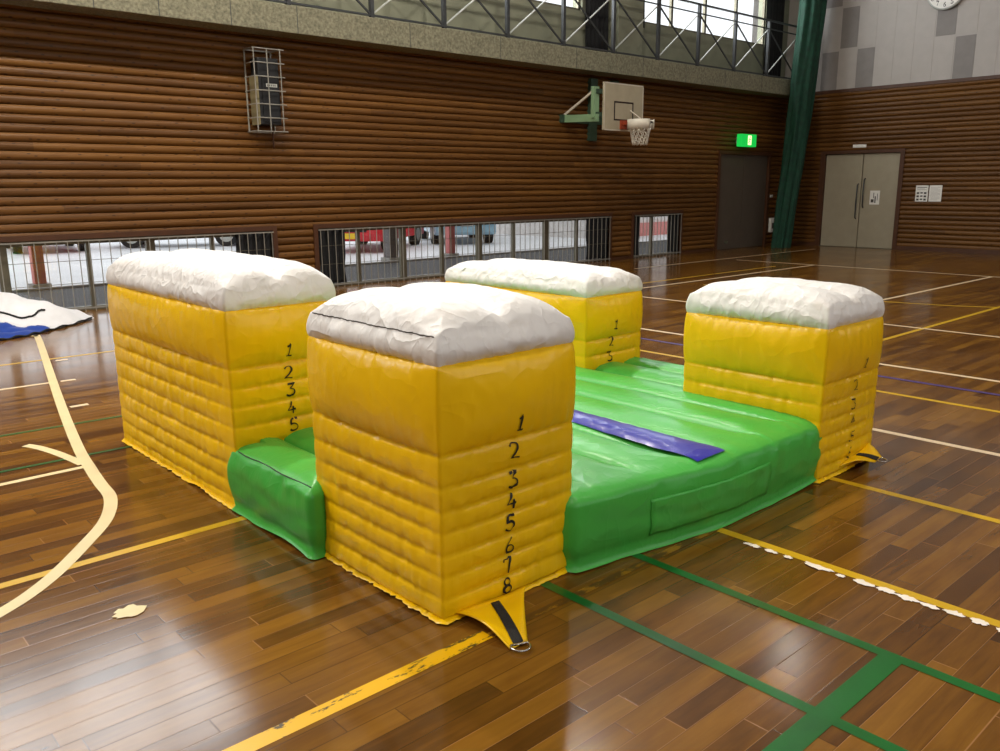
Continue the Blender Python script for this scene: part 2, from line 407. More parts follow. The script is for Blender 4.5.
court('white_court_line', M['line_white'], [
    ([(5.12, -6), (5.12, 8)], 0.055), ([(7.1, -6), (7.1, 8)], 0.055), ([(9.21, -6), (9.21, 8)], 0.055), ([(15.2, -6), (15.2, 9.6)], 0.06),
    ([(9.21, 4.815), (15.2, 4.815)], 0.055), ([(9.21, 7.9), (15.2, 7.9)], 0.05), ([(0.5, 7.28), (1.72, 7.26)], 0.045),
    ([(1.79, 7.255), (1.90, 7.245)], 0.05), ([(1.60, 6.318), (1.72, 6.316)], 0.05), ([(2.0, 8.184), (2.1, 8.18)], 0.05),
    ([(12.3, 9.9), (19.0, 9.9)], 0.05)])
court('green_court_line', M['line_green'], [
    ([(2.13, -6), (2.13, 3)], 0.045), ([(2.59, -6), (2.59, 3)], 0.045), ([(-3, 0.978), (2.612, 0.978)], 0.075),
    ([(0.4, 5.88), (2.6, 5.77)], 0.028), ([(0.3, 5.08), (2.2, 5.05)], 0.028)], 0.0016)
court('blue_court_line', M['line_blue'], [([(6.63, -6), (6.63, 8)], 0.05)])
def smoothpath(pts, n=8):
    out = []
    for i in range(len(pts)-1):
        p0, p1, p2, p3 = pts[max(i-1, 0)], pts[i], pts[i+1], pts[min(i+2, len(pts)-1)]
        for k in range(n):
            t_ = k/n
            out.append(tuple(0.5*(2*p1[j]+(p2[j]-p0[j])*t_+(2*p0[j]-5*p1[j]+4*p2[j]-p3[j])*t_*t_+(3*p1[j]-p0[j]-3*p2[j]+p3[j])*t_**3) for j in (0, 1)))
    return out+[pts[-1]]
court('cream_court_line', M['line_cream'], [
    (smoothpath([(2.205, 9.75), (2.2, 9.55), (1.608, 6.62), (1.355, 5.3), (1.275, 4.78), (1.238, 4.5), (1.205, 4.24), (1.1, 3.97), (0.935, 3.73), (0.725, 3.47), (0.52, 3.30), (0.2, 3.14), (-0.3, 2.98)]), 0.062),
    (smoothpath([(1.127, 5.52), (1.17, 5.42), (1.215, 5.25), (1.25, 5.05), (1.27, 4.9)]), 0.055), ([(-1.5, 4.80), (1.27, 4.845)], 0.045)], 0.002)
cb_ = MB()
for y0, y1, wd in ((1.80, 1.72, .036), (1.70, 1.64, .03), (1.615, 1.57, .026), (1.53, 1.41, .04), (1.385, 1.35, .025), (1.32, 1.235, .042), (1.225, 1.16, .042),
                   (1.15, 1.075, .045), (1.07, 1.0, .038), (0.985, 0.92, .045), (0.90, 0.84, .042), (0.815, 0.765, .04), (0.755, 0.66, .05), (0.64, 0.5, .045), (0.47, 0.3, .045)):
    k = 22; cx, cy = 3.028+random.uniform(-.006, .004), (y0+y1)/2
    ring = [(cx+wd/2*math.cos(2*PI*j/k)*(0.55+0.75*random.random()), cy+(y0-y1)/2*1.05*math.sin(2*PI*j/k)*(0.7+0.5*random.random()), 0.0036) for j in range(k)]
    cb_.add(ring, [tuple(range(k))])
tag(cb_.build('flaked_white_line', M['chip'], floor), kind='structure')
cb_ = MB()
ring = [(0.87+0.062*math.cos(2*PI*j/18)*(0.7+0.5*random.random()), 2.985+0.045*math.sin(2*PI*j/18)*(0.7+0.5*random.random()), 0.0036) for j in range(18)]
cb_.add(ring, [tuple(range(18))])
tag(cb_.build('peeled_tape_patch', M['line_cream'], floor), kind='structure')

# ---- log cladding: half-round logs with real openings
def clad(mb, P, a0, a1, holes, z1=WZ):
    """P(a, depth, z); holes = (a0, a1, z0, z1)"""
    prof = [(0.0, 0.0), (0.05, 0.012), (0.18, 0.026), (0.38, 0.034), (0.6, 0.034), (0.8, 0.027), (0.94, 0.013), (1.0, 0.0)]
    zz = []; k = 26
    z = 0.9-9*LOGP
    while z < z1-1e-4: zz.append(z); z += LOGP
    for z0 in zz:
        mid = z0+LOGP/2
        spans = [(a0, a1)]
        for h0, h1, hz0, hz1 in holes:
            if hz0 < mid < hz1:
                new = []
                for s0, s1 in spans:
                    if h1 <= s0 or h0 >= s1: new.append((s0, s1)); continue
                    if h0 > s0: new.append((s0, h0))
                    if h1 < s1: new.append((h1, s1))
                spans = new
        for s0, s1 in spans:
            nseg = max(1, int((s1-s0)/0.6)); vs = []
            for i in range(nseg+1):
                a = s0+(s1-s0)*i/nseg
                for t_, d in prof:
                    zq = max(0.0, z0+t_*LOGP)
                    vs.append(P(a, d+0.0025*noise.noise((a*1.3, z0*20, t_*2)), zq))
            n = len(prof); fs = [(i*n+j, (i+1)*n+j, (i+1)*n+j+1, i*n+j+1) for i in range(nseg) for j in range(n-1)]
            fs += [tuple(range(n)), tuple(nseg*n+j for j in range(n))[::-1]]
            mb.add(vs, fs)
WIN = [(-0.95, 5.83, 0.0, 0.9), (6.57, 13.28, 0.0, 0.9), (14.05, 15.68, 0.0, 0.9)]
DB = (17.1, 19.22, -1, 2.26)
b = MB()
clad(b, lambda a, d, z: (a, YW-d, z), XL, XW, [(q[0], q[1], -1, q[3]) for q in WIN]+[DB])
spn = sorted([(q[0], q[1], 0.9) for q in WIN]+[(DB[0], DB[1], 2.2)])
x = XL
for s0, s1, hz in spn:
    b.box((x, YW, 0), (s0, YW+0.16, WZ)); b.box((s0, YW, hz), (s1, YW+0.16, WZ)); x = s1
b.box((x, YW, 0), (XW+0.1, YW+0.16, WZ))
tag(b.build('wall_back', M['log_back'], smooth=False), kind='structure')
b = MB()
DR = (8.53, 10.37, -1, 2.22)
clad(b, lambda a, d, z: (XW-d, a, z), YF, YW, [(DR[0], DR[1], -1, 0.9+13*LOGP)])
b.box((XW, YF, 0), (XW+0.16, DR[0], WZ)); b.box((XW, DR[1], 0), (XW+0.16, YW, WZ)); b.box((XW, DR[0], 2.22), (XW+0.16, DR[1], WZ))
tag(b.build('wall_right', M['log_right']), kind='structure')
# dark head and side trims of the low windows, skirting
tr_ = MB()
for x0, x1, z0, z1 in WIN:
    tr_.box((x0-0.07, YW-0.055, 0.905), (x1+0.07, YW+0.1, 0.97))
    tr_.box((x0-0.07, YW-0.055, 0), (x0, YW+0.1, 0.905)); tr_.box((x1, YW-0.055, 0), (x1+0.07, YW+0.1, 0.905))
tag(tr_.build('trim_1', M['trimwood']), kind='structure')
tag(boxes('trim_2', [((XW-0.05, YF, WZ-0.02), (XW+0.05, YW-0.5, WZ+0.05))], M['trimwood']), kind='structure')
tag(boxes('baseboard_right', [((XW-0.04, YF, 0), (XW+0.05, 8.45, 0.09)), ((XW-0.04, 10.45, 0), (XW+0.05, YW, 0.09))], M['trimwood']), kind='structure')
tag(boxes('baseboard_back', [((5.9, YW-0.04, 0), (6.5, YW+0.05, 0.06)), ((13.35, YW-0.04, 0), (13.98, YW+0.05, 0.06)), ((15.75, YW-0.04, 0), (17.02, YW+0.05, 0.06))], M['trimwood']), kind='structure')
# plain enclosing surfaces behind and beside the camera
tag(boxes('ceiling', [((XL-0.2, YF-0.2, ZC), (XW+0.3, 12.6, ZC+0.15))], M['ceiling']), kind='structure')
tag(boxes('wall_left', [((XL-0.2, YF, 0), (XL, 12.6, ZC))], M['far_wall']), kind='structure')
OW = [(-7.6, -2.4), (-0.1, 5.1), (7.2, 12.4), (14.1, 19.3)]
b = MB(); b.box((XL, YF-0.2, 0), (XW, YF, 4.7)); b.box((XL, YF-0.2, 7.3), (XW, YF, ZC))
x = XL
for s0, s1 in OW: b.box((x, YF-0.2, 4.7), (s0, YF, 7.3)); x = s1
b.box((x, YF-0.2, 4.7), (XW, YF, 7.3))
tag(b.build('wall_front', M['far_wall']), kind='structure')

# ---- upper part of the right wall: acoustic boards in two shades
tag(boxes('wall_right_upper', [((XW+0.02, YF, WZ), (XW+0.2, 12.6, ZC))], M['plaster']), kind='structure')
grey = {(1, 0), (0, 1), (0, -1), (1, 5), (0, 6), (1, 8), (0, 9), (2, -1), (2, 3), (1, 12), (0, 13), (2, 10), (1, 15), (3, 2), (3, 6)}
bw = MB(); bgp = MB()
y = 10.68; PW, PH = 0.425, 0.9
for c in range(-2, 26):
    for rr_ in range(-0, 6):
        y1 = 10.21-(c-0)*0.43+0.0; y0 = y1-0.405
        z0 = WZ+0.03+rr_*0.945; z1 = min(z0+0.89, ZC-0.02)
        tgt = bgp if (rr_, c) in grey else bw
        if y1 > 12.5: continue
        tgt.box((XW+0.016, y0, z0), (XW+0.022, y1, z1))
wp = bpy.data.objects['wall_right_upper']
tag(bw.build('acoustic_board', M['plaster'], wp), kind='structure')
tag(bgp.build('grey_acoustic_board', M['panel_grey'], wp), kind='structure')

# ---- gallery ledge, upper wall with piers and high windows
b = MB()
b.box((XL, 10.95, 3.568), (XW, 11.75, 3.923))
ledge = tag(b.build('trim_3', M['concrete'], bevel=0.008), kind='structure')
jb = MB()
for x in (-1.0, 0.9, 2.46, 3.55, 4.31, 5.24, 6.2, 8.1, 9.95, 11.8, 13.7, 15.1, 16.53, 18.0): jb.box((x-0.005, 10.9485, 3.57), (x+0.005, 10.952, 3.92))
jb.build('panel_joint', M['dark_steel'], ledge)
HW = [(-7.6, -2.4), (-0.1, 5.05), (7.0, 12.64), (14.3, 19.15)]
ZS, ZT = 4.74, 7.35
b = MB(); YU = 11.6
b.box((XL, YU, 3.92), (XW, YU+0.25, ZS)); b.box((XL, YU, ZT), (XW, YU+0.25, ZC))
x = XL
for s0, s1 in HW: b.box((x, YU, ZS), (s0, YU+0.25, ZT)); x = s1
b.box((x, YU, ZS), (XW+0.05, YU+0.25, ZT))
for x0, x1 in ((5.65, 6.5), (13.35, 14.1)): b.box((x0, YU-0.3, 3.92), (x1, YU, ZC))
tag(b.build('wall_upper', M['concrete_wall']), kind='structure')
for i, (s0, s1) in enumerate(HW):
    f = MB(); f.box((s0, YU+0.06, ZS), (s1, YU+0.12, ZS+0.05)); f.box((s0, YU+0.06, ZT-0.05), (s1, YU+0.12, ZT))
    f.box((s0, YU+0.06, ZS), (s0+0.05, YU+0.12, ZT)); f.box((s1-0.05, YU+0.06, ZS), (s1, YU+0.12, ZT))
    wo = tag(f.build('window_%d' % (i+4), M['alu']), kind='structure')
    n = 4
    for k in range(1, n):
        xm = s0+(s1-s0)*k/n
        boxes('mullion', [((xm-0.035, YU+0.06, ZS+0.05), (xm+0.035, YU+0.12, ZT-0.05))], M['alu'], wo)
    boxes('pane', [((s0+0.05, YU+0.085, ZS+0.05), (s1-0.05, YU+0.091, ZT-0.05))], M['glass'], wo)

# ---- low windows: frame, mullions, pane
MUL = [[-0.9, 0.75, 1.6, 2.36, 3.33, 4.11, 4.96, 5.79], [6.61, 7.34, 8.2, 9.02, 9.86, 10.7, 11.54, 12.4, 13.24], [14.1, 14.77, 15.63]]
WIDE = {1.6, 2.36, 4.11, 5.79, 8.2, 9.86, 11.54, 13.24}
for i, (x0, x1, z0, z1) in enumerate(WIN):
    f = MB(); f.box((x0, YW+0.03, 0), (x1, YW+0.11, 0.05)); f.box((x0, YW+0.03, 0.84), (x1, YW+0.11, 0.9))
    wo = tag(f.build('window_%d' % (i+1), M['alu']), kind='structure')
    for xm in MUL[i]:
        hw = 0.055 if xm in WIDE else 0.025
        boxes('mullion', [((xm-hw, YW+0.035, 0.05), (xm+hw, YW+0.10, 0.84))], M['alu'], wo)
    boxes('pane', [((x0+0.02, YW+0.065, 0.05), (x1-0.02, YW+0.071, 0.84))], M['glass'], wo)
    gx = empty('security_grille', ((x0+x1)/2, YW-0.078, 0), ['pale vertical bars across the leftmost low window', 'pale vertical bars across the long middle low window',
        'pale vertical bars across the small low window nearest the exit sign'][i], 'window grille', 'security grilles over the low windows')
    boxes('rail', [((x0, YW-0.085, 0.875), (x1, YW-0.071, 0.892))], M['bar'], gx)
    boxes('rail', [((x0, YW-0.085, 0.035), (x1, YW-0.071, 0.052))], M['bar'], gx)
    if i < 2:
        boxes('rail', [((x0, YW-0.081, 0.36), (x1, YW-0.077, 0.366))], M['alu'], gx)
        boxes('rail', [((x0, YW-0.081, 0.64), (x1, YW-0.077, 0.646))], M['alu'], gx)
    n = int((x1-x0)/0.125); proto = None
    for k in range(n+1):
        xb = x0+0.03+(x1-x0-0.06)*k/n
        if proto is None:
            proto = boxes('bar', [((xb-0.0045, YW-0.082, 0.0), (xb+0.0045, YW-0.072, 0.885))], M['bar'], gx); px = xb; base = proto.location.copy()
        else:
            c = proto.copy(); COL.objects.link(c); c.parent = gx; c.location = base+Vector((xb-px, 0, 0))

def curtain(x0, x1, z0, z1, y, label, group, gather=0.0):
    b = MB(); n = max(14, int((x1-x0)/0.02)); m = 16; wv = max(2, int((x1-x0)/0.11))
    def P(i, j):
        s = j/(n-1); tt = i/(m-1)
        pinch = 1-gather*math.exp(-((tt-0.25)/0.18)**2)
        xx = (x0+x1)/2+(s-0.5)*(x1-x0)*pinch
        return (xx, y+0.022*math.sin(s*wv*2*PI+0.5*math.sin(tt*3))+0.008*math.sin(s*23+tt*2), z0+(z1-z0)*tt)
    b.grid(P, m, n)
    o = b.build('curtain', M['curtain'], smooth=True, fix=False, loc=((x0+x1)/2, y, z0))
    s = o.modifiers.new('cloth', 'SOLIDIFY'); s.thickness = 0.006
    return tag(o, label, 'curtain', group)
G1, G2 = 'black curtains at the low windows', 'black curtains at the high windows'
curtain(5.28, 5.8, 0.06, 0.89, YW-0.015, 'black curtain drawn to the right end of the leftmost low window', G1)
curtain(6.6, 7.06, 0.06, 0.89, YW-0.015, 'black curtain bunched at the left end of the long middle low window', G1, 0.12)
curtain(12.62, 13.25, 0.06, 0.89, YW-0.015, 'black curtain bunched at the right end of the long middle low window', G1, 0.08)
curtain(14.08, 14.27, 0.06, 0.89, YW-0.015, 'narrow black curtain at the left side of the small low window', G1, 0.2)
curtain(15.26, 15.65, 0.06, 0.89, YW-0.015, 'black curtain at the right side of the small low window', G1, 0.1)
curtain(12.66, 13.3, 4.0, ZT+0.1, YU-0.08, 'tall black curtain left of the concrete pier above the backboard', G2)
curtain(14.12, 14.42, 4.62, ZT+0.1, YU-0.08, 'short black curtain just right of the concrete pier', G2, 0.1)
curtain(19.0, 19.75, 4.0, ZT+0.1, YU-0.08, 'tall black curtain beside the green net in the corner', G2)

# ---- gallery guard rail
rail = empty('guard_rail', (10, 11.0, 3.923), 'long steel guard rail with crossed wire braces along the concrete gallery', 'railing')
YR = 11.0
posts = [7.45+1.351*k for k in range(-12, 10)]
boxes('bottom_rail', [((XL+0.1, YR-0.02, 3.947), (XW-0.05, YR+0.02, 3.972))], M['dark_steel'], rail)
boxes('top_rail', [((XL+0.1, YR-0.02, 5.12), (XW-0.05, YR+0.02, 5.155))], M['dark_steel'], rail)
boxes('middle_rail', [((XL+0.1, YR-0.012, 4.95), (XW-0.05, YR+0.012, 4.972))], M['dark_steel'], rail)
pp = None
for x in posts:
    if pp is None:
        pp = boxes('post', [((x-0.03, YR-0.03, 3.923), (x+0.03, YR+0.03, 5.15))], M['dark_steel'], rail); p0 = x; pl = pp.location.copy()
        bb = MB(); bb.bar((x, YR, 4.95), (x+1.351, YR, 3.96), 0.02, 0.028); br1 = bb.build('brace', M['dark_steel'], rail)
        bb = MB(); bb.bar((x, YR+0.02, 3.96), (x+1.351, YR+0.02, 4.95), 0.016, 0.02); br2 = bb.build('pale_brace', M['pale_steel'], rail)
        br2['label'] = 'pale brace'
    else:
        for q in (pp, br1, br2):
            if q is not pp and x > posts[-1]-0.1: continue
            c = q.copy(); COL.objects.link(c); c.parent = rail; c.location = pl+Vector((x-p0, 0, 0))

# ---- doors
d = MB(); d.box((17.1, YW+0.02, 0), (19.22, YW+0.1, 2.2))
d1 = tag(d.build('door_1', M['door_grey']), kind='structure')
boxes('door_frame', [((17.04, YW-0.06, 0), (17.12, YW+0.1, 2.27)), ((19.2, YW-0.06, 0), (19.28, YW+0.1, 2.27)), ((17.12, YW-0.06, 2.19), (19.2, YW+0.1, 2.27))], M['trimwood'], d1)
boxes('door_leaf', [((17.13, YW-0.0, 0.01), (18.155, YW+0.03, 2.18)), ((18.165, YW-0.0, 0.01), (19.19, YW+0.03, 2.18))], M['door_grey'], d1)
boxes('kick_plate', [((17.5, YW-0.006, 0.14), (17.62, YW+0.005, 0.2))], M['steel'], d1)
d = MB(); d.box((XW+0.06, 8.53, 0), (XW+0.12, 10.37, 2.22))
d2 = tag(d.build('door_2', M['door_cream']), kind='structure')
boxes('door_frame', [((XW-0.05, 8.45, 0), (XW+0.1, 8.55, 2.28)), ((XW-0.05, 10.35, 0), (XW+0.1, 10.47, 2.28)), ((XW-0.05, 8.55, 2.2), (XW+0.1, 10.35, 2.28))], M['trimwood'], d2)
for (y0, y1) in ((8.56, 9.405), (9.435, 10.34)):
    lf = boxes('door_leaf', [((XW+0.015, y0, 0.012), (XW+0.055, y1, 2.19))], M['door_cream'], d2, bevel=0.003)
for yy, z0, z1 in ((9.345, 0.95, 1.62), (9.50, 0.68, 1.5)):
    b = MB(); b.tube([(XW+0.02, yy, z0), (XW-0.03, yy, z0+0.03), (XW-0.045, yy, (z0+z1)/2), (XW-0.03, yy, z1-0.03), (XW+0.02, yy, z1)], 0.014, 8)
    b.build('door_handle', M['dark_steel'], d2, smooth=True)
boxes('door_sill', [((XW-0.04, 8.55, 0), (XW+0.06, 10.35, 0.012))], M['alu'], d2)

# small things on the walls
def paper(name, yc, z0, z1, wd, label, marks, group=None, x=XW-0.036, cat='notice'):
    b = MB(); b.box((x, yc-wd/2, z0), (x+0.003, yc+wd/2, z1))
    r = b.build(name, M['paper'], loc=(x, yc, z0)); tag(r, label, cat, group)
    k = MB()
    for u0, v0, u1, v1 in marks:
        k.box((x-0.001, yc+wd/2-u1*wd, z0+v0*(z1-z0)), (x+0.0005, yc+wd/2-u0*wd, z0+v1*(z1-z0)))
    k.build('print', M['print'], r); return r
photos = []
for i in range(3):
    for j in range(3):
        photos.append((0.1+0.29*i, 0.06+0.2*j+0.03*(i % 2), 0.1+0.29*i+0.2, 0.06+0.2*j+0.12))
photos += [(0.1, 0.72, 0.9, 0.735), (0.1, 0.78, 0.7, 0.795), (0.1, 0.86, 0.9, 0.9)]
paper('notice_paper', 8.0, 1.1, 1.455, 0.27, 'white notice with dark photo blocks on the wall right of the cream doors', photos, 'notices right of the cream doors')
paper('notice_paper', 7.705, 1.1, 1.455, 0.27, 'paler notice of faint lines, further right beside the photo notice',
      [(0.12, 0.12+0.075*i, 0.88-0.2*(i % 3 == 0), 0.128+0.075*i) for i in range(11)], 'notices right of the cream doors')
paper('door_notice', 9.08, 1.02, 1.34, 0.23, 'white paper sheet with tilted print taped on the right cream door leaf',
      [(0.12, 0.15, 0.42, 0.38), (0.5, 0.12, 0.62, 0.6), (0.75, 0.3, 0.8, 0.8), (0.35, 0.45, 0.42, 0.85)], x=XW+0.0115)
tag(boxes('name_plate', [((XW-0.045, 9.36, 2.335), (XW-0.032, 9.68, 2.405))], M['paper'], loc=(XW-0.04, 9.5, 2.335)), 'small white plate above the cream double doors', 'sign')
b = MB(); b.box((19.37, YW-0.1, 0.33), (19.55, YW-0.03, 0.68))
ph = tag(b.build('wall_box', M['paper'], bevel=0.012, loc=(19.46, YW-0.06, 0.33)), 'small white box low on the wall right of the grey door', 'wall box')
boxes('dark_slot', [((19.42, YW-0.104, 0.42), (19.5, YW-0.098, 0.56))], M['print'], ph)
b = MB(); b.box((19.36, YW-0.055, 1.19), (19.46, YW-0.03, 1.25)); sw = tag(b.build('light_switch', M['paper'], loc=(19.41, YW-0.04, 1.19)), 'pale light switch on the wall above the white box', 'light switch')
boxes('rocker', [((19.38, YW-0.059, 1.2), (19.44, YW-0.053, 1.24))], M['pale_steel'], sw)

# exit sign with running figure
ex = empty('exit_sign', (17.9, YW-0.1, 2.37), 'lit green exit sign with a running figure above the grey door', 'exit sign')
YE = YW-0.3
boxes('sign_housing', [((17.52, YE, 2.36), (18.160, YE+0.12, 2.64))], M['exit'], ex, bevel=0.006)
boxes('bracket', [((17.740, YE+0.12, 2.42), (17.940, YW, 2.58))], M['pale_steel'], ex)
boxes('pictogram_doorway', [((17.800, YE-0.004, 2.4), (17.940, YE, 2.61))], M['exit_pale'], ex)
b = MB()
yq = YE-0.006
b.disc((17.875, yq, 2.575), (0, -1, 0), 0.018, 16, th=0.001)
for pts in ([(17.870, 2.55), (17.855, 2.49)], [(17.855, 2.49), (17.885, 2.46), (17.875, 2.42)], [(17.855, 2.49), (17.830, 2.455), (17.808, 2.45)], [(17.865, 2.54), (17.830, 2.53), (17.825, 2.505)], [(17.865, 2.54), (17.895, 2.52), (17.912, 2.535)]):
    for a, c in zip(pts, pts[1:]): b.bar((a[0], yq, a[1]), (c[0], yq, c[1]), 0.002, 0.016)
b.build('pictogram_figure', M['exit'], ex)
# wall clock
ck = empty('wall_clock', (XW-0.05, 7.9, 5.52), 'round white wall clock with black numerals on the pale upper wall', 'clock')
cy, cz, cr_ = 7.9, 5.53, 0.40
b = MB(); b.disc((XW+0.0, cy, cz), (-1, 0, 0), cr_-0.03, 48, th=0.075); b.build('clock_face', M['paper'], ck)
b = MB(); b.tube([(XW-0.04, cy+(cr_-0.02)*math.cos(2*PI*j/48), cz+(cr_-0.02)*math.sin(2*PI*j/48)) for j in range(48)], 0.028, 8, closed=True); b.build('clock_rim', M['pale_steel'], ck, smooth=True)
b = MB()
for h in range(1, 13):
    a = PI/2-h*PI/6; s_ = str(h); R_ = cr_*0.74; sz = 0.085
    for i, chq in enumerate(s_):
        ux = R_*math.cos(a)-0.3*sz*len(s_)+i*0.62*sz; vz = R_*math.sin(a)-sz/2
        write(b, DIG[chq], lambda u, v, ux=ux, vz=vz: (XW-0.0775, cy-(ux+u), cz+vz+v), sz, 0.014)
b.build('numerals', M['ink'], ck)
for nm, ang, ln, wd in (('hour_hand', 60, 0.17, 0.022), ('minute_hand', -130, 0.27, 0.015)):
    b = MB(); a = math.radians(ang)
    b.bar((XW-0.082, cy, cz), (XW-0.082, cy-ln*math.cos(a), cz+ln*math.sin(a)), wd, 0.004); b.build(nm, M['ink'], ck)

# caged loudspeaker
sp_ = empty('loudspeaker', (5.800, YW-0.2, 2.35), 'black box loudspeaker high on the log wall inside a wire cage', 'loudspeaker')
boxes('speaker_body', [((5.660, YW-0.26, 2.36), (5.972, YW-0.045, 3.24))], M['black'], sp_, bevel=0.012)
boxes('speaker_grille', [((5.706, YW-0.275, 2.40), (5.956, YW-0.258, 3.0))], M['black'], sp_, bevel=0.004)
boxes('side_panel', [((5.628, YW-0.25, 2.36), (5.661, YW-0.05, 3.0))], M['khaki'], sp_)
boxes('badge', [((5.761, YW-0.279, 2.86), (5.925, YW-0.274, 2.905))], M['pale_steel'], sp_)
b = MB()
for x in (5.777, 5.804, 5.831, 5.859, 5.886): b.box((x, YW-0.2805, 2.87), (x+0.012, YW-0.2785, 2.895))
b.build('badge_lettering', M['print'], sp_)
boxes('wall_bracket', [((5.745, YW-0.06, 2.6), (5.901, YW-0.045, 2.9))], M['dark_steel'], sp_)
cg = empty('wire_cage', (5.9, YW-0.2, 2.3), 'pale wire cage guarding the black loudspeaker on the log wall', 'cage')
X0, X1, Y0, Z0, Z1 = 5.58, 5.97, YW-0.32, 2.27, 3.35
def wires(name, segs, r=0.008):
    b = MB()
    for a, c in segs: b.tube([a, c], r, 6)
    return b.build(name, M['bar'], cg)
wires('cage_frame', [((X0, YW-.05, Z0), (X0, YW-.05, Z1)), ((X1, YW-.05, Z0), (X1, YW-.05, Z1)), ((X0, YW-.05, Z1), (X1, YW-.05, Z1)), ((X0, YW-.05, Z0), (X1, YW-.05, Z0)),
                     ((X0, YW-.05, Z1), (X0, Y0, Z1)), ((X1, YW-.05, Z1), (X1, Y0, Z1)), ((X0, YW-.05, Z0), (X0, Y0, Z0)), ((X1, YW-.05, Z0), (X1, Y0, Z0))], 0.012)
for x in (X0, (X0+X1)/2, X1): wires('upright_wire', [((x, Y0, Z0), (x, Y0, Z1))])
for k in range(7):
    z = Z0+(Z1-Z0)*k/6
    wires('cross_wire', [((X0, YW, z), (X0, Y0, z)), ((X0, Y0, z), (X1+0.06, Y0, z)), ((X1, Y0, z), (X1, YW, z))])
cond = MB(); cond.tube([(5.93, YW-0.06, 2.3), (5.93, YW-0.06, 2.05)], 0.012, 6)
cond.build('cable', M['trimwood'], sp_)

# basketball backboard
bb_ = empty('basketball_hoop', (12.6, 10.5, 2.4), 'white basketball backboard with net on pale green wall arms', 'basketball hoop')
BX0, BX1, BZ0, BZ1, BY = 12.05, 13.17, 2.49, 3.325, 10.5
bd = boxes('backboard', [((BX0, BY, BZ0), (BX1, BY+0.035, BZ1))], M['board'], bb_)
e = 0.022
boxes('board_edge', [((BX0, BY-0.002, BZ0), (BX1, BY, BZ0+e)), ((BX0, BY-0.002, BZ1-e), (BX1, BY, BZ1)), ((BX0, BY-0.002, BZ0), (BX0+e, BY, BZ1)), ((BX1-e, BY-0.002, BZ0), (BX1, BY, BZ1))], M['tape'], bd)
tx0, tx1, tz0, tz1, e = 12.33, 12.88, 2.67, 3.01, 0.028
boxes('target_square', [((tx0, BY-0.003, tz0), (tx1, BY, tz0+e)), ((tx0, BY-0.003, tz1-e), (tx1, BY, tz1)), ((tx0, BY-0.003, tz0), (tx0+e, BY, tz1)), ((tx1-e, BY-0.003, tz0), (tx1, BY, tz1))], M['line_dark'], bd)
rc = Vector((12.6, BY-0.40, 2.62)); RR = 0.225
b = MB(); b.tube([(rc.x+RR*math.cos(2*PI*j/32), rc.y+RR*math.sin(2*PI*j/32), rc.z) for j in range(32)], 0.012, 8, closed=True)
ri = b.build('rim', M['line_dark'], bb_, smooth=True)
boxes('rim_mount', [((12.5, BY-0.03, 2.52), (12.7, BY, 2.68)), ((12.56, BY-0.18, 2.60), (12.64, BY-0.02, 2.64))], M['orange'], ri)
b = MB()
for a0, a1 in ((150, 262), (292, 384)):
    def P(i, j, a0=a0, a1=a1):
        a = math.radians(a0+(a1-a0)*j/15); rr_ = RR+0.016
        return (rc.x+rr_*math.cos(a), rc.y+rr_*math.sin(a), rc.z+0.05-0.17*i)
    b.grid(P, 2, 16)
o_ = b.build('rim_padding', M['tape'], ri, smooth=True, fix=False); s_ = o_.modifiers.new('s', 'SOLIDIFY'); s_.thickness = 0.012
b = MB(); b.tube([(rc.x+0.2, BY, 2.86), (rc.x+0.15, BY-0.35, 2.66)], 0.012, 6); b.build('rim_stay', M['tape'], ri)
b = MB(); nn = 12
for j in range(nn):
    for sgn in (1, -1):
        pts = []
        for i in range(9):
            q = i/8; a = 2*PI*(j+sgn*q*2.0)/nn; rr_ = RR*(1-0.42*q**0.7)
            pts.append((rc.x+rr_*math.cos(a), rc.y+rr_*math.sin(a), rc.z-0.40*q))
        b.tube(pts, 0.008, 5)
b.build('net', M['cord'], bb_, smooth=True)
for x in (11.92, 13.08):
    b = MB(); b.bar((x, YW-0.02, 2.73), (x, BY+0.03, 2.70), 0.07, 0.13); am = b.build('arm', M['mint'], bb_)
    b = MB(); b.bar((x, BY+0.1, 2.70), (x, BY+0.1, 3.24), 0.07, 0.14); b.build('upright', M['mint'], am)
    b = MB(); b.bar((x, YW-0.05, 2.80), (x, BY+0.12, 3.18), 0.03, 0.04); b.build('diagonal_stay', M['tape'], am)
boxes('cross_member', [((11.9, BY+0.035, 2.72), (13.1, BY+0.09, 2.8)), ((11.9, BY+0.035, 3.12), (13.1, BY+0.09, 3.2))], M['green_dark'], bb_)
boxes('wall_plate', [((12.58, YW-0.1, 2.35), (12.78, YW-0.0, 3.5)), ((13.2, YW-0.1, 2.7), (13.4, YW-0.0, 3.5)), ((11.8, YW-0.08, 2.66), (13.4, YW-0.0, 2.8))], M['green_dark'], bb_)

# green divider net, gathered and hanging in the corner
b = MB(); NL, NA = 60, 64
def netP(i, j):
    s = i/(NL-1); a = 2*PI*j/NA
    z = ZC-0.05-(ZC-0.05)*s
    t_ = 1-z/5.7
    cx = 19.42-0.50*max(0, t_)**1.5+0.02*math.sin(s*20); cy_ = 10.60+0.15*max(0, t_)
    r_ = 0.34*(1-0.22*max(0, min(1, t_)))+0.035*math.sin(6*a+2.5*math.sin(s*5))+0.02*math.sin(11*a+s*9)
    return (cx+r_*math.cos(a)*1.0, cy_+r_*math.sin(a)*0.75, max(0.004, z))
b.grid(netP, NL, NA, closed=True)
nt = tag(b.build('divider_net', M['net_green'], smooth=True, loc=(19.4, 10.9, 0)), 'dark green divider net gathered into a hanging bundle in the hall corner', 'net')

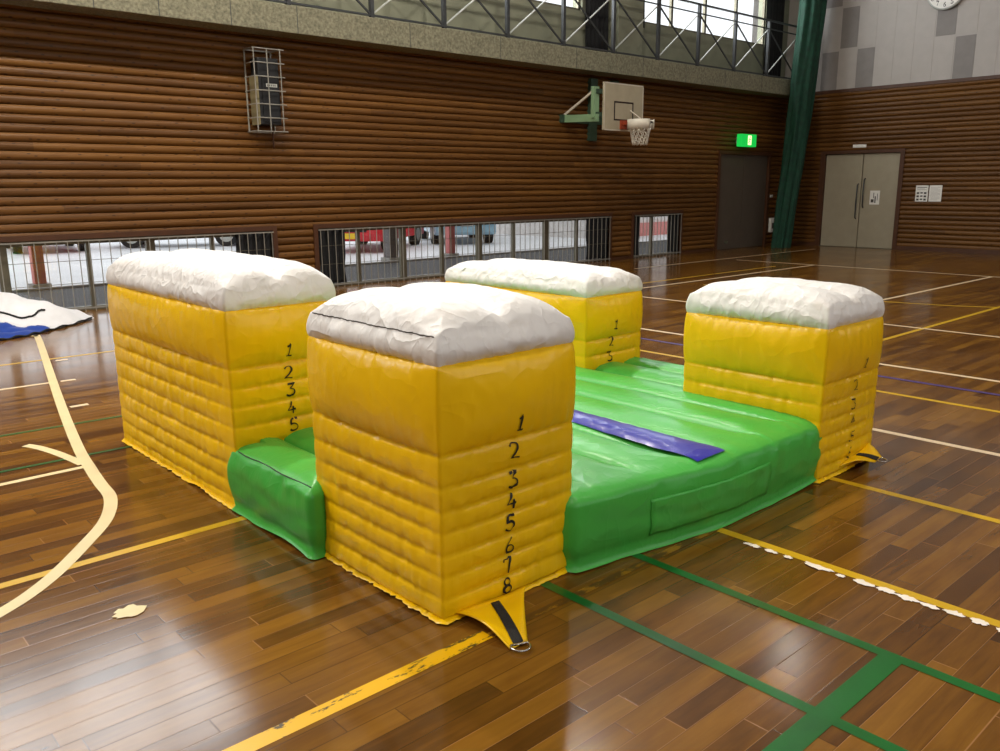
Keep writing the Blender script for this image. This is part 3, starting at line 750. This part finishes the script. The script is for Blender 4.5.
# ------------------------------------------------------------------ folded tarpaulin on the floor, left
b = MB(); bl = MB()
def tarpz(x, y):
    return 0.0
NU, NV = 70, 90
OUT = [(0.2, 9.62), (1.2, 9.66), (1.9, 9.70), (2.15, 9.80), (2.5, 10.08), (2.75, 10.28), (3.08, 10.62), (3.0, 10.85), (2.72, 10.95), (2.3, 11.05), (1.2, 11.12), (0.2, 11.1)]
from mathutils.geometry import intersect_point_line
def inside(px, py):
    c = False; n = len(OUT)
    for i in range(n):
        (x1, y1), (x2, y2) = OUT[i], OUT[(i+1) % n]
        if (y1 > py) != (y2 > py) and px < (x2-x1)*(py-y1)/(y2-y1)+x1: c = not c
    return c
def edge_d(px, py):
    best = 9
    for i in range(len(OUT)):
        a = Vector((*OUT[i], 0)); c = Vector((*OUT[(i+1) % len(OUT)], 0)); q, tt = intersect_point_line(Vector((px, py, 0)), a, c)
        tt = max(0, min(1, tt)); best = min(best, (a+(c-a)*tt-Vector((px, py, 0))).length)
    return best
cxo, cyo = 1.7, 10.45
def rad(a):
    lo, hi = 0, 3.0
    for _ in range(24):
        m_ = (lo+hi)/2
        if inside(cxo+m_*math.cos(a), cyo+m_*math.sin(a)): lo = m_
        else: hi = m_
    return lo
NAa, NR = 140, 44
RAD = [rad(2*PI*j/NAa) for j in range(NAa)]
def tarpP(x, y, d):
    base = 0.02+0.36*math.exp(-(((x-1.9)/0.62)**2+((y-10.75)/0.34)**2))+0.10*math.exp(-(((x-2.55)/0.3)**2+((y-10.55)/0.25)**2))+0.14*math.exp(-((x-0.9)/0.8)**2-((y-10.4)/0.5)**2)
    wr_ = 0.10*abs(noise.noise((x*2.2+1, y*3.1, 2.0)))+0.05*abs(noise.noise((x*6, y*5, 5.0)))
    k = min(1, d/0.16)
    return 0.006+(base+wr_)*(k**0.6)
vs = []; 
for i in range(NR+1):
    for j in range(NAa):
        rr_ = (i/NR)*RAD[j]*(1+0.02*noise.noise((j*0.7, 0, 1)) if i == NR else 1); a = 2*PI*j/NAa
        x, y = cxo+rr_*math.cos(a), cyo+rr_*math.sin(a); d_ = edge_d(x, y) if i < NR else 0
        vs.append((x, y, tarpP(x, y, d_)))
tp = MB(); i0 = tp.slot(M['tarp_white']); i1 = tp.slot(M['tarp_blue'])
tp.v = vs
for i in range(NR):
    for j in range(NAa):
        j2 = (j+1) % NAa; q = (i*NAa+j, i*NAa+j2, (i+1)*NAa+j2, (i+1)*NAa+j)
        cx_ = sum(vs[k][0] for k in q)/4; cy_ = sum(vs[k][1] for k in q)/4
        fe = 9.68 if cx_ < 1.9 else (9.70+0.4*(cx_-1.9) if cx_ < 2.15 else 9.80+0.8*(cx_-2.15))
        blue = cx_ < 2.45 and cy_ < fe+0.62*max(0, min(1.3, (2.45-cx_)/0.6))+0.03*math.sin(cx_*9)
        tp.f.append(q); tp.mi.append(i1 if blue else i0)
tb = tp.build('tarpaulin', smooth=True, fix=True, loc=(1.7, 10.4, 0))
tag(tb, 'crumpled white and blue tarpaulin lying on the floor under the left window', 'tarpaulin')
hm = MB(); k0 = [j for j in range(NAa) if vs[NR*NAa+j][1] < 10.62 and vs[NR*NAa+j][0] > 0.25]
k0.sort(key=lambda j: vs[NR*NAa+j][0])
hm.tube([(vs[NR*NAa+j][0], vs[NR*NAa+j][1]-0.004, 0.016+0.009*math.sin(j*1.1)) for j in k0], 0.011, 6)
hm.build('dark_hem', M['webbing'], tb, smooth=True)
sd = MB(); pts = []
for k in range(26):
    q = k/25; x = 1.55+0.95*q; y = 10.62-0.28*q+0.12*math.sin(q*7)
    pts.append((x, y, tarpP(x, y, edge_d(x, y))+0.012))
sd.tube(pts, 0.011, 6); sd.build('cord', M['webbing'], tb, smooth=True)

# ------------------------------------------------------------------ the inflatable
inf = empty('inflatable_obstacle', (3.1, 3.6, 0), 'big inflatable of four yellow white topped towers on a green quilted base', 'inflatable')
def tower(name, x0, x1, y0, y1, zy, zc, zt, seams, seed, numbers, nsize, label=None):
    xc, yc, hx, hy = (x0+x1)/2, (y0+y1)/2, (x1-x0)/2, (y1-y0)/2
    S = [0.0]+seams+[zy]
    def amp(z):
        if z >= zy:
            tt = min(1, (z-zy)/(zc-zy)); return 0.022*math.sin(PI*tt**0.8)-0.004*tt**3
        for a, c in zip(S, S[1:]):
            if a <= z <= c:
                L = c-a; tt = (z-a)/L
                A = min(0.050, 0.15*L)
                return A*max(0, 4*tt*(1-tt))**0.55
        return 0
    def E(t_): return 0.22+0.78*(1-abs(t_)**3.0)
    def pucker(k, s, z):
        d = min(abs(z-q) for q in S+[zc])
        f = math.exp(-d/0.028)
        c_ = math.exp(-(1-abs(s))*12/1.0)
        v = noise.noise((s*(9 if k in (0, 2) else 14)+seed*3.1, z*7, k*5.3+seed))
        v2 = noise.noise((s*26+seed, z*14, k*3.3+seed*1.7))
        v3 = abs(noise.noise((s*5+z*9+seed, z*4-s*3, k*2.1+seed)))
        return (0.013*v2*f)+0.006*v*(0.35+c_)-0.014*v3*(0.3+c_)
    def P(k, s, z, lean=0.0):
        """k = side (0 front -Y, 1 right +X, 2 rear +Y, 3 left -X), s in -1..1 along it"""
        a = amp(z); off = a*(E(s)); offc = a*0.22
        if z > zy:
            tc = min(1, (z-zy)/(zc-zy)); off = a*(0.35+0.65*(1-abs(s)**3))-0.007*tc**1.6*abs(s)**4; offc = a*0.35-0.007*tc**1.6
        w_ = pucker(k, s, z)*(1-abs(s)**8)
        if k == 0: p = (xc+s*(hx+offc), yc-(hy+off+w_), z)
        elif k == 1: p = (xc+(hx+off+w_), yc+s*(hy+offc), z)
        elif k == 2: p = (xc-s*(hx+offc), yc+(hy+off+w_), z)
        else: p = (xc-(hx+off+w_), yc-s*(hy+offc), z)
        return p
    nx = max(36, int(hx*2/0.014)); ny = max(36, int(hy*2/0.014))
    def peri():
        out = []
        for k in range(4):
            n = nx if k in (0, 2) else ny
            for i in range(n):
                u = -1+2*i/n
                out.append((k, u))
        return out
    PE = peri(); n = len(PE)
    zs = []
    for a, c in zip(S, S[1:]):
        m_ = max(8, int((c-a)/0.009))
        zs += [a+(c-a)*(0.5-0.5*math.cos(PI*(0.12+0.88*i/m_)))*1.0 if False else a+(c-a)*i/m_ for i in range(m_)]
    zs.append(zy)
    b = MB()
    # hem flange along the floor
    def hem(j, outw):
        k, s = PE[j]; p = P(k, s, 0.0); nrm = ((0, -1), (1, 0), (0, 1), (-1, 0))[k]
        lift = 0.004+0.028*max(0, noise.noise((p[0]*3.1+seed, p[1]*3.1, 4.0)))
        return (p[0]+nrm[0]*outw*0.022, p[1]+nrm[1]*outw*0.022, lift if outw else 0.022+lift*0.3)
    rows = [[hem(j, 1) for j in range(n)], [hem(j, 0) for j in range(n)]]
    for z in zs[2:]: rows.append([P(k, s, z) for k, s in PE])
    b.grid(lambda i, j: rows[i][j], len(rows), n, closed=True)
    body = b.build(name, M['yellow'], inf, smooth=True, fix=True)
    if label: body['label'] = label
    # white top: side band, then the domed top in shrinking rings
    rows = []
    m_ = 12
    for i in range(m_+1): rows.append([P(k, s, zy+(zc-zy)*i/m_) for k, s in PE])
    NRg = 60
    for i in range(1, NRg+1):
        r_ = 1-i/NRg; row = []
        for k, s in PE:
            p = P(k, s, zc); X_, Y_ = xc+(p[0]-xc)*r_, yc+(p[1]-yc)*r_
            u = (X_-xc)/hx; v = (Y_-yc)/hy
            du = 1-abs(u); dv = 1-abs(v)
            dx = max(0, du)*hx; dy = max(0, dv)*hy
            # two long lobes either side of a mid seam, rounded off to the edges
            lob = 1-math.exp(-dx/0.045); end = 1-math.exp(-dy/0.055)
            h = (zt-zc)*(0.86*lob*end+0.16*(1-u*u)*(1-v*v))*1.04
            val = -0.050*math.exp(-abs(u)*hx/0.045)*min(1, dy/0.10)**0.8
            dd = min(dx, dy)
            wr_ = 0.008*noise.noise((X_*(5 if dx < dy else 22)+seed, Y_*(22 if dx < dy else 5), seed*2.0))*math.exp(-dd/0.13)*min(1, dd/0.02)
            wr_ += 0.006*noise.noise((X_*7+seed, Y_*6, 3.0))*min(1, dd/0.05)
            row.append((X_, Y_, zc+h+val+wr_))
        rows.append(row)
    b = MB(); b.grid(lambda i, j: rows[i][j], len(rows), n, closed=True)
    cap = b.build('white_top', M['white'], body, smooth=True, fix=True)
    if seed == 1.0:
        b = MB(); b.tube([(p[0]-0.001, p[1], p[2]+0.001) for p in (P(3, -0.96+1.92*i/90, zc) for i in range(91))], 0.0022, 6)
        b.build('top_seam', M['print'], body, smooth=True)
    # marker numbers on the front face
    for chq, cx_, cz_ in numbers:
        b = MB()
        ph_ = random.uniform(-0.12, 0.12)
        def place(u, v, cx_=cx_, cz_=cz_, ph_=ph_):
            x = cx_-0.36*nsize+u+ph_*v; z = cz_-nsize/2+v
            p = P(0, (x-xc)/hx, max(0.0, z)); return (p[0], p[1]-0.0042, max(0.003, p[2]))
        write(b, DIG[chq], place, nsize, 0.0092 if seed != 4.0 else 0.007, wide=1.22)
        b.build('marker_number', M['ink'], body, fix=False)
    return P, body
SB = [0.09, 0.172, 0.252, 0.335, 0.412, 0.50, 0.615]
PB, towB = tower('tower', 1.65, 2.295, 2.135, 2.965, 0.925, 1.02, 1.125, SB, 1.0,
    [('1', 1.995, .678), ('2', 1.978, .573), ('3', 1.972, .462), ('4', 1.967, .380), ('5', 1.956, .298), ('6', 1.955, .210), ('7', 1.948, .134), ('8', 1.944, .054)], 0.058,
    'nearest tower, numbered one to eight')
PA, towA = tower('tower', 1.60, 2.17, 3.625, 5.2, 0.96, 1.06, 1.165, [0.05, 0.13, 0.215, 0.31, 0.41, 0.505, 0.595, 0.69], 2.0,
    [('1', 1.893, .75), ('2', 1.885, .638), ('3', 1.892, .552), ('4', 1.893, .462), ('5', 1.9, .376)], 0.06, 'longest tower, at the left')
PC, towC = tower('tower', 4.03, 4.59, 3.63, 5.08, 0.795, 0.885, 0.965, [0.05, 0.13, 0.21, 0.3, 0.405, 0.51], 3.0,
    [('1', 4.29, .60), ('2', 4.262, .486), ('3', 4.255, .385)], 0.062, 'long tower at the far side')
PD, towD = tower('tower', 3.945, 4.55, 1.955, 2.79, 0.80, 0.905, 0.985, [0.07, 0.15, 0.235, 0.32, 0.41, 0.515], 4.0,
    [('1', 4.325, .585), ('2', 4.272, .468), ('3', 4.268, .366), ('4', 4.27, .276), ('5', 4.277, .184), ('6', 4.27, .096)], 0.056, 'short square tower at the right')

# green base
SEAMX = [1.84, 2.13, 2.42, 2.70, 2.985, 3.205, 3.525, 3.82, 4.10, 4.39]
BX = (1.60, 4.68); BYY = (1.97, 5.2)
def sst(a, c, x):
    t_ = max(0, min(1, (x-a)/(c-a))); return t_*t_*(3-2*t_)
def yfront(x):
    y = 2.10-0.125*sst(2.25, 3.2, x)
    y += 0.26*(1-sst(2.24, 2.29, x)); y += 0.14*sst(3.965, 4.0, x)
    return y
def xleft(y):
    return 1.60+0.02*(1-sst(2.95, 3.6, y)) + 0.16*(1-sst(2.86, 2.93, y))+0.14*sst(3.66, 3.70, y)
def xright(y):
    return 4.68-0.22*(1-sst(2.80, 2.86, y))-0.2*sst(3.66, 3.72, y)
def yrear(x):
    return 5.2-0.2*(1-sst(2.1, 2.16, x))-0.2*sst(4.05, 4.1, x)
ZB = 0.30
def decktop(x, y, d):
    k = 0; t_ = 0
    xs = [1.55]+SEAMX+[4.7]
    for a, c in zip(xs, xs[1:]):
        if a <= x <= c: t_ = (x-a)/(c-a); break
    tube = max(0, 4*t_*(1-t_))**0.5
    m_ = sst(0.06, 0.26, y-yfront(x)) if 2.23 < x < 3.97 else 1.0
    m_ *= sst(0.02, 0.2, yrear(x)-y)
    z = ZB+0.030*(1-math.exp(-d/0.05))
    z += (-0.034+0.046*tube-0.026*math.exp(-min(t_*(c-a), (1-t_)*(c-a))/0.009))*m_*(1-math.exp(-d/0.09))
    z += 0.006*noise.noise((x*5, y*3, 1.5))*min(1, d/0.05)+0.010*noise.noise((x*22, y*5, 0.5))*math.exp(-abs(d-0.10)/0.08)*min(1, d/0.03)
    if 2.985 < x < 3.205 and y > yfront(x)+0.04: z -= 0.020*m_
    return z
XR = 4.66
def yf2(x):
    return max(yfront(x), 2.93-1.03*sst(1.72, 1.78, x), 1.9+0.87*sst(4.42, 4.48, x))
def yr2(x):
    return min(yrear(x), 3.66+1.35*sst(1.72, 1.78, x), 5.2-1.54*sst(4.47, 4.53, x))
xs = []
cuts = [1.60]+[q for q in SEAMX]+[XR]
for a, c in zip(cuts, cuts[1:]):
    for f in (0, .012, .03, .06, .11, .18, .27, .38, .5, .62, .73, .82, .89, .94, .97, .988): xs.append(a+(c-a)*f)
xs += [XR, 1.72, 1.74, 1.76, 1.78, 2.235, 2.25, 2.265, 2.28, 2.295, 3.965, 3.98, 4.0, 4.42, 4.44, 4.46, 4.48, 4.50, 4.52]
xs = sorted(set(round(q, 4) for q in xs))
vsn = [0, .003, .007, .012, .018, .026, .035]+[.045+.955*i/110 for i in range(111)]
vsn = sorted(set([round(q, 5) for q in vsn]+[round(1-q, 5) for q in vsn[:7]]))
NI, NJ = len(xs), len(vsn)
def toppt(i, j):
    x = xs[i]; y0, y1 = yf2(x), yr2(x); y = y0+(y1-y0)*vsn[j]
    ed = min(y-y0, y1-y, x-xs[0], XR-x)
    z = ZB if ed < 1e-6 else decktop(x, y, max(0, ed))
    return (x, y, z)
TOP = [[toppt(i, j) for j in range(NJ)] for i in range(NI)]
loop = [(i, 0) for i in range(NI-1)]+[(NI-1, j) for j in range(NJ-1)]+[(i, NJ-1) for i in range(NI-1, 0, -1)]+[(0, j) for j in range(NJ-1, 0, -1)]
EP = [TOP[i][j] for i, j in loop]; ne = len(EP)
NRM = []
for k in range(ne):
    a = Vector(EP[k-3][:2]); c = Vector(EP[(k+3) % ne][:2]); d = (c-a).normalized(); NRM.append((d.y, -d.x))
def siderow(z, out, lift=None):
    row = []
    for j in range(ne):
        x, y, _ = EP[j]; nx_, ny_ = NRM[j]
        w_ = 0.007*noise.noise((x*7, y*7, z*16))+0.012*noise.noise((x*15+y*15, z*5, 7.0))*math.exp(-abs(z-0.27)/0.05)
        oo = out+w_*(0 if z >= ZB-1e-6 else 1)
        row.append((x+nx_*oo, y+ny_*oo, z if lift is None else lift(x, y)))
    return row
rows = [siderow(0, 0.026, lambda x, y: 0.004+0.035*max(0, noise.noise((x*2.4, y*2.4, 9.0)))),
        siderow(0, 0.008, lambda x, y: 0.022+0.030*max(0, noise.noise((x*2.4, y*2.4, 9.0))))]
for i in range(1, 19):
    t_ = i/18; z = 0.045+(ZB-0.045)*t_
    rows.append(siderow(z, 0.030*math.sqrt(max(0, 1-(2*t_-1)**2))))
b = MB(); b.grid(lambda i, j: rows[i][j], len(rows), ne, closed=True)
b.grid(lambda i, j: TOP[i][j], NI, NJ)
base_o = b.build('base', M['green'], inf, smooth=True, fix=False)
bm = bmesh.new(); bm.from_mesh(base_o.data); bmesh.ops.remove_doubles(bm, verts=bm.verts, dist=0.0008); bmesh.ops.recalc_face_normals(bm, faces=bm.faces)
bm.to_mesh(base_o.data); bm.free()
b = MB(); b.tube([(1.603-0.004*math.sin(k*0.3), 3.60-0.66*k/40, ZB+0.004+0.002*noise.noise((k*0.3, 0, 0))) for k in range(41)], 0.0028, 6)
b.build('edge_seam', M['green_dark'], base_o, smooth=True)
# sewn patch on the front of the base
b = MB()
def patchP(i, j):
    u = j/29; v = i/11; x = 2.66+0.80*u; z = 0.07+0.16*v
    t_ = (z-0.045)/(ZB-0.045); oo = 0.030*math.sqrt(max(0, 1-(2*t_*0.97-1)**2))+0.006
    w_ = 0.007*noise.noise((x*7, yfront(x)*7, z*16))+0.006*noise.noise((x*20, z*20, 3.0))
    return (x, yfront(x)-oo-w_, z)
b.grid(patchP, 12, 30)
pt = b.build('sewn_patch', M['green'], base_o, smooth=True, fix=False); sld = pt.modifiers.new('s', 'SOLIDIFY'); sld.thickness = 0.003
# blue strip between the tubes
b = MB()
def strip(i, j):
    u = -1+2*j/12; y = 2.02+(5.1-2.02)*i/120
    tq = min(1.2, (y-2.0)/0.9); wv = 0.108-0.030*tq; x0 = 3.085+0.045*tq
    if i == 0: pass
    x = x0+u*wv; d_ = y-yfront(x)
    ex_ = 0.0
    if i < 4: y = y+0.03*(1-(u+1)/2)*0-0.0
    z = ZB+0.030*(1-math.exp(-max(0, d_)/0.05))
    m_ = sst(0.0, 0.35, d_)
    z += 0.004+0.018*m_*(1-u*u)-0.010*m_*(abs(u)**4)+0.006*(1-m_)
    z += 0.004*noise.noise((x*9, y*16, 2.2))*m_
    return (x, y, z)
b.grid(strip, 121, 13)
b.build('blue_strip', M['blue'], inf, smooth=True, fix=True)

# anchor tabs with webbing and D-ring
def anchor(A, Bp, tip, wid, zs, name='anchor_tab'):
    """A, Bp = ends of the tab on the tower, tip = far end; zs lifts"""
    A, Bp, T = Vector(A), Vector(Bp), Vector(tip)
    ax = (Bp-A).normalized()
    b = MB(); n, m_ = 16, 13
    def P(i, j):
        q = i/(n-1); u = j/(m_-1)
        e0 = A.lerp(Bp, u); h = wid; e1 = T+ax*(u-0.5)*h
        k = 1-(1-q)**1.7
        ww = q**0.75
        p = e0.lerp(e1, q); side = (e0-(A+Bp)/2).dot(ax)*(1-ww)+(u-0.5)*h*ww
        c_ = ((A+Bp)/2).lerp(T, q)
        p = c_+ax*side
        z = (A.z*(1-u)+Bp.z*u)*(1-q)**1.5+T.z*q+zs*math.sin(PI*q)+0.010*math.sin(u*7+q*3)*(0.3+q)*(1-q*0.6)
        return (p.x, p.y, max(0.006, z))
    b.grid(P, n, m_)
    tab = b.build(name, M['yellow'], inf, smooth=True, fix=True); s = tab.modifiers.new('s', 'SOLIDIFY'); s.thickness = 0.004
    b = MB(); rr_ = []
    def W(i, j):
        q = 0.12+0.88*i/15; u = 0.5+(-0.5+j/4)*0.036/max(0.05, ((Bp-A).length*(1-q**0.75)+wid*q**0.75))
        qi = q*(n-1); i0_ = min(n-2, int(qi)); f_ = qi-i0_
        uj = u*(m_-1); j0_ = min(m_-2, int(uj)); g_ = uj-j0_
        p = (Vector(P(i0_, j0_))*(1-f_)+Vector(P(i0_+1, j0_))*f_)*(1-g_)+(Vector(P(i0_, j0_+1))*(1-f_)+Vector(P(i0_+1, j0_+1))*f_)*g_
        return (p.x, p.y, p.z+0.006)
    b.grid(W, 16, 5)
    wb = b.build('webbing_strap', M['webbing'], tab, smooth=True, fix=True); s = wb.modifiers.new('s', 'SOLIDIFY'); s.thickness = 0.004
    dirv = (T-(A+Bp)/2); dirv.z = 0; dirv.normalize(); sd_ = Vector((-dirv.y, dirv.x, 0))
    pts = [T+sd_*(-0.03)]+[T+dirv*(0.012+0.035*math.sin(PI*k/12))+sd_*(-0.033*math.cos(PI*k/12)) for k in range(13)]+[T+sd_*0.03]
    pts = [(p.x, p.y, max(0.008, T.z+0.004)) for p in pts]
    b = MB(); b.tube(pts, 0.0042, 8, closed=True); b.build('steel_ring', M['steel'], tab, smooth=True)
    return tab
anchor((1.70, 2.13, 0.03), (2.02, 2.10, 0.035), (1.745, 1.85, 0.006), 0.075, 0.02)
anchor((4.16, 1.94, 0.04), (4.52, 1.95, 0.09), (4.39, 1.84, 0.05), 0.12, 0.02)

# ------------------------------------------------------------------ outside: yard, posts, parked cars, buildings
tag(boxes('ground', [((-40, 11.56, -0.2), (90, 70, -0.02))], M['ground']), kind='structure')
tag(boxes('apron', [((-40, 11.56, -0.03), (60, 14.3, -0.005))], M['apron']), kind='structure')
tag(boxes('kerb', [((-40, 14.3, -0.03), (60, 14.42, 0.03))], M['kerb']), kind='structure')
def post(x, y, wd, mat, label, h=3.2):
    b = MB(); b.box((x-wd/2, y-wd/2, 0.08), (x+wd/2, y+wd/2, h))
    r = b.build('canopy_post', mat, loc=(x, y, -0.02), bevel=0.015); tag(r, label, 'post', 'posts in the yard outside')
    boxes('post_foot', [((x-wd/2-0.05, y-wd/2-0.05, -0.03), (x+wd/2+0.05, y+wd/2+0.05, 0.08))], M['kerb'], r)
post(3.47, 14.55, 0.17, M['post_red'], 'pale red post outside the leftmost low window')
post(11.68, 14.55, 0.17, M['post_red'], 'pale red post outside the middle low window')
post(10.15, 14.6, 0.22, M['grey_pillar'], 'dark grey post outside the middle low window near the red car')
def car(x, y, rz, paint, label, tall=0.0, plate_m=None):
    """saloon built along local +X (front), 3.9 m long"""
    L, Wd = 3.9, 1.66
    side = [(-1.95, 0.32), (-1.96, 0.62), (-1.9, 0.92), (-1.72, 1.0+tall*0.5), (-1.35, 1.36+tall), (-0.9, 1.46+tall), (0.15, 1.45+tall), (0.55, 1.3+tall*0.8), (1.0, 0.98+tall*0.2), (1.65, 0.86), (1.9, 0.7), (1.95, 0.45), (1.9, 0.28), (-1.9, 0.26)]
    r = empty('parked_car', (x, y, -0.02), label, 'car', 'cars parked outside the low windows')
    R_ = Matrix.Rotation(rz, 4, 'Z'); 
    def tf(p): q = R_ @ Vector(p); return (q.x+x, q.y+y, q.z-0.02)
    def mk(name, mb, mat, parent, **k):
        mb.v = [tf(p) for p in mb.v]; return mb.build(name, mat, parent, **k)
    n = len(side); b = MB(); secs = []
    for yy, sc_ in ((-Wd/2, 0.0), (-Wd/2+0.12, 1), (Wd/2-0.12, 1), (Wd/2, 0.0)):
        ring = []
        for px_, pz_ in side:
            tum = max(0, pz_-0.9)*0.32
            yq_ = math.copysign(max(0.1, abs(yy)-tum), yy)
            ring.append((px_*(1 if sc_ else 0.97), yq_, pz_ if sc_ else 0.9+(pz_-0.9)*0.93 if pz_ > 0.9 else pz_))
        secs.append(ring)
    vs = [q for s in secs for q in s]
    fs = [(i*n+j, i*n+(j+1) % n, (i+1)*n+(j+1) % n, (i+1)*n+j) for i in range(3) for j in range(n)]+[tuple(range(n)), tuple(3*n+j for j in range(n))[::-1]]
    b.add(vs, fs); body = mk('car_body', b, paint, r, smooth=False, bevel=0.03)
    for sgn in (-1, 1):
        b = MB(); yy = sgn*(Wd/2-0.07)
        for x0, x1 in ((-1.3, -0.45), (-0.38, 0.5)):
            z1 = 1.34+tall
            b.add([(x0-0.12*(x0 < -1), yy*1.035, 0.98), (x1+0.2*(x1 > 0), yy*1.035, 0.98), (x1-0.05, yy*0.87, z1), (x0+0.06, yy*0.87, z1)], [(0, 1, 2, 3)])
        mk('side_window', b, M['glass_dark'], r)
    b = MB(); b.add([(1.02, -0.66, 1.0), (1.02, 0.66, 1.0), (0.57, 0.56, 1.315+tall*0.8), (0.57, -0.56, 1.315+tall*0.8)], [(0, 1, 2, 3)]); mk('windscreen', b, M['glass_dark'], r)
    b = MB(); b.add([(-1.765, -0.62, 1.03+tall*.5), (-1.765, 0.62, 1.03+tall*.5), (-1.41, 0.56, 1.335+tall), (-1.41, -0.56, 1.335+tall)], [(0, 1, 2, 3)]); mk('rear_window', b, M['glass_dark'], r)
    for sx in (-1.2, 1.2):
        for sy in (-1, 1):
            b = MB(); b.disc((sx, sy*(Wd/2+0.01), 0.3), (0, -sy, 0), 0.3, 24, th=0.2); wh = mk('wheel', b, M['tyre'], r)
            b = MB(); b.disc((sx, sy*(Wd/2+0.02), 0.3), (0, -sy, 0), 0.18, 20, th=0.02); mk('hub_cap', b, M['pale_steel'], wh)
    for sy in (-1, 1):
        b = MB(); b.box((-1.985, sy*0.62-0.12, 0.68), (-1.93, sy*0.62+0.12, 0.9)); mk('tail_lamp', b, M['lampred'], r)
        b = MB(); b.box((1.84, sy*0.58-0.14, 0.6), (1.95, sy*0.58+0.14, 0.74)); mk('head_lamp', b, M['paper'], r)
    b = MB(); b.box((-1.995, -0.17, 0.5), (-1.955, 0.17, 0.62)); mk('number_plate', b, plate_m or M['paper'], r)
    b = MB(); b.box((1.945, -0.18, 0.34), (1.97, 0.18, 0.47)); mk('number_plate', b, plate_m or M['paper'], r)
    b = MB(); b.box((1.88, -0.45, 0.5), (1.955, 0.45, 0.6)); mk('front_grille', b, M['tyre'], r)
    b = MB(); b.box((-2.0, -0.78, 0.34), (-1.92, 0.78, 0.48)); mk('bumper', b, paint, r)
car(12.35, 18.5, math.radians(218), M['red'], 'red car seen through the middle low window', 0.1, M['plate'])
car(15.6, 19.2, math.radians(60), M['carblue'], 'pale blue car seen through the middle low window', 0.2)
car(9.3, 23.3, math.radians(150), M['silver'], 'silver car seen through the leftmost low window', 0.0)
car(6.1, 24.6, math.radians(82), M['post_red'], 'pale red car seen through the left end of the leftmost window')
def house(x0, x1, y0, y1, h, mat, roof, label, winx):
    r = empty('building', ((x0+x1)/2, y0, -0.02), label, 'building', None)
    boxes('wall', [((x0, y0, -0.02), (x1, y1, h))], mat, r)
    b = MB(); b.add([(x0-.4, y0-.5, h), (x1+.4, y0-.5, h), (x1+.4, y1+.5, h), (x0-.4, y1+.5, h), (x0-.4, (y0+y1)/2, h+1.6), (x1+.4, (y0+y1)/2, h+1.6)],
                    [(0, 1, 5, 4), (2, 3, 4, 5), (0, 4, 3), (1, 2, 5), (0, 3, 2, 1)]); b.build('roof', roof, r)
    for xx in winx:
        f = boxes('window_frame', [((xx-0.8, y0-0.05, 0.9), (xx+0.8, y0+0.02, 2.2))], M['alu'], r)
        boxes('pane', [((xx-0.72, y0-0.06, 0.98), (xx+0.72, y0-0.045, 2.12))], M['glass_dark'], f)
    boxes('plinth', [((x0-0.03, y0-0.06, -0.02), (x1+0.03, y0+0.01, 0.38))], M['house_red'] if mat is M['house'] else M['kerb'], r)
house(18.8, 30, 16.6, 24, 3.2, M['house'], M['grey_pillar'], 'pale building with a red plinth seen through the small low window', (20.5, 24.0))
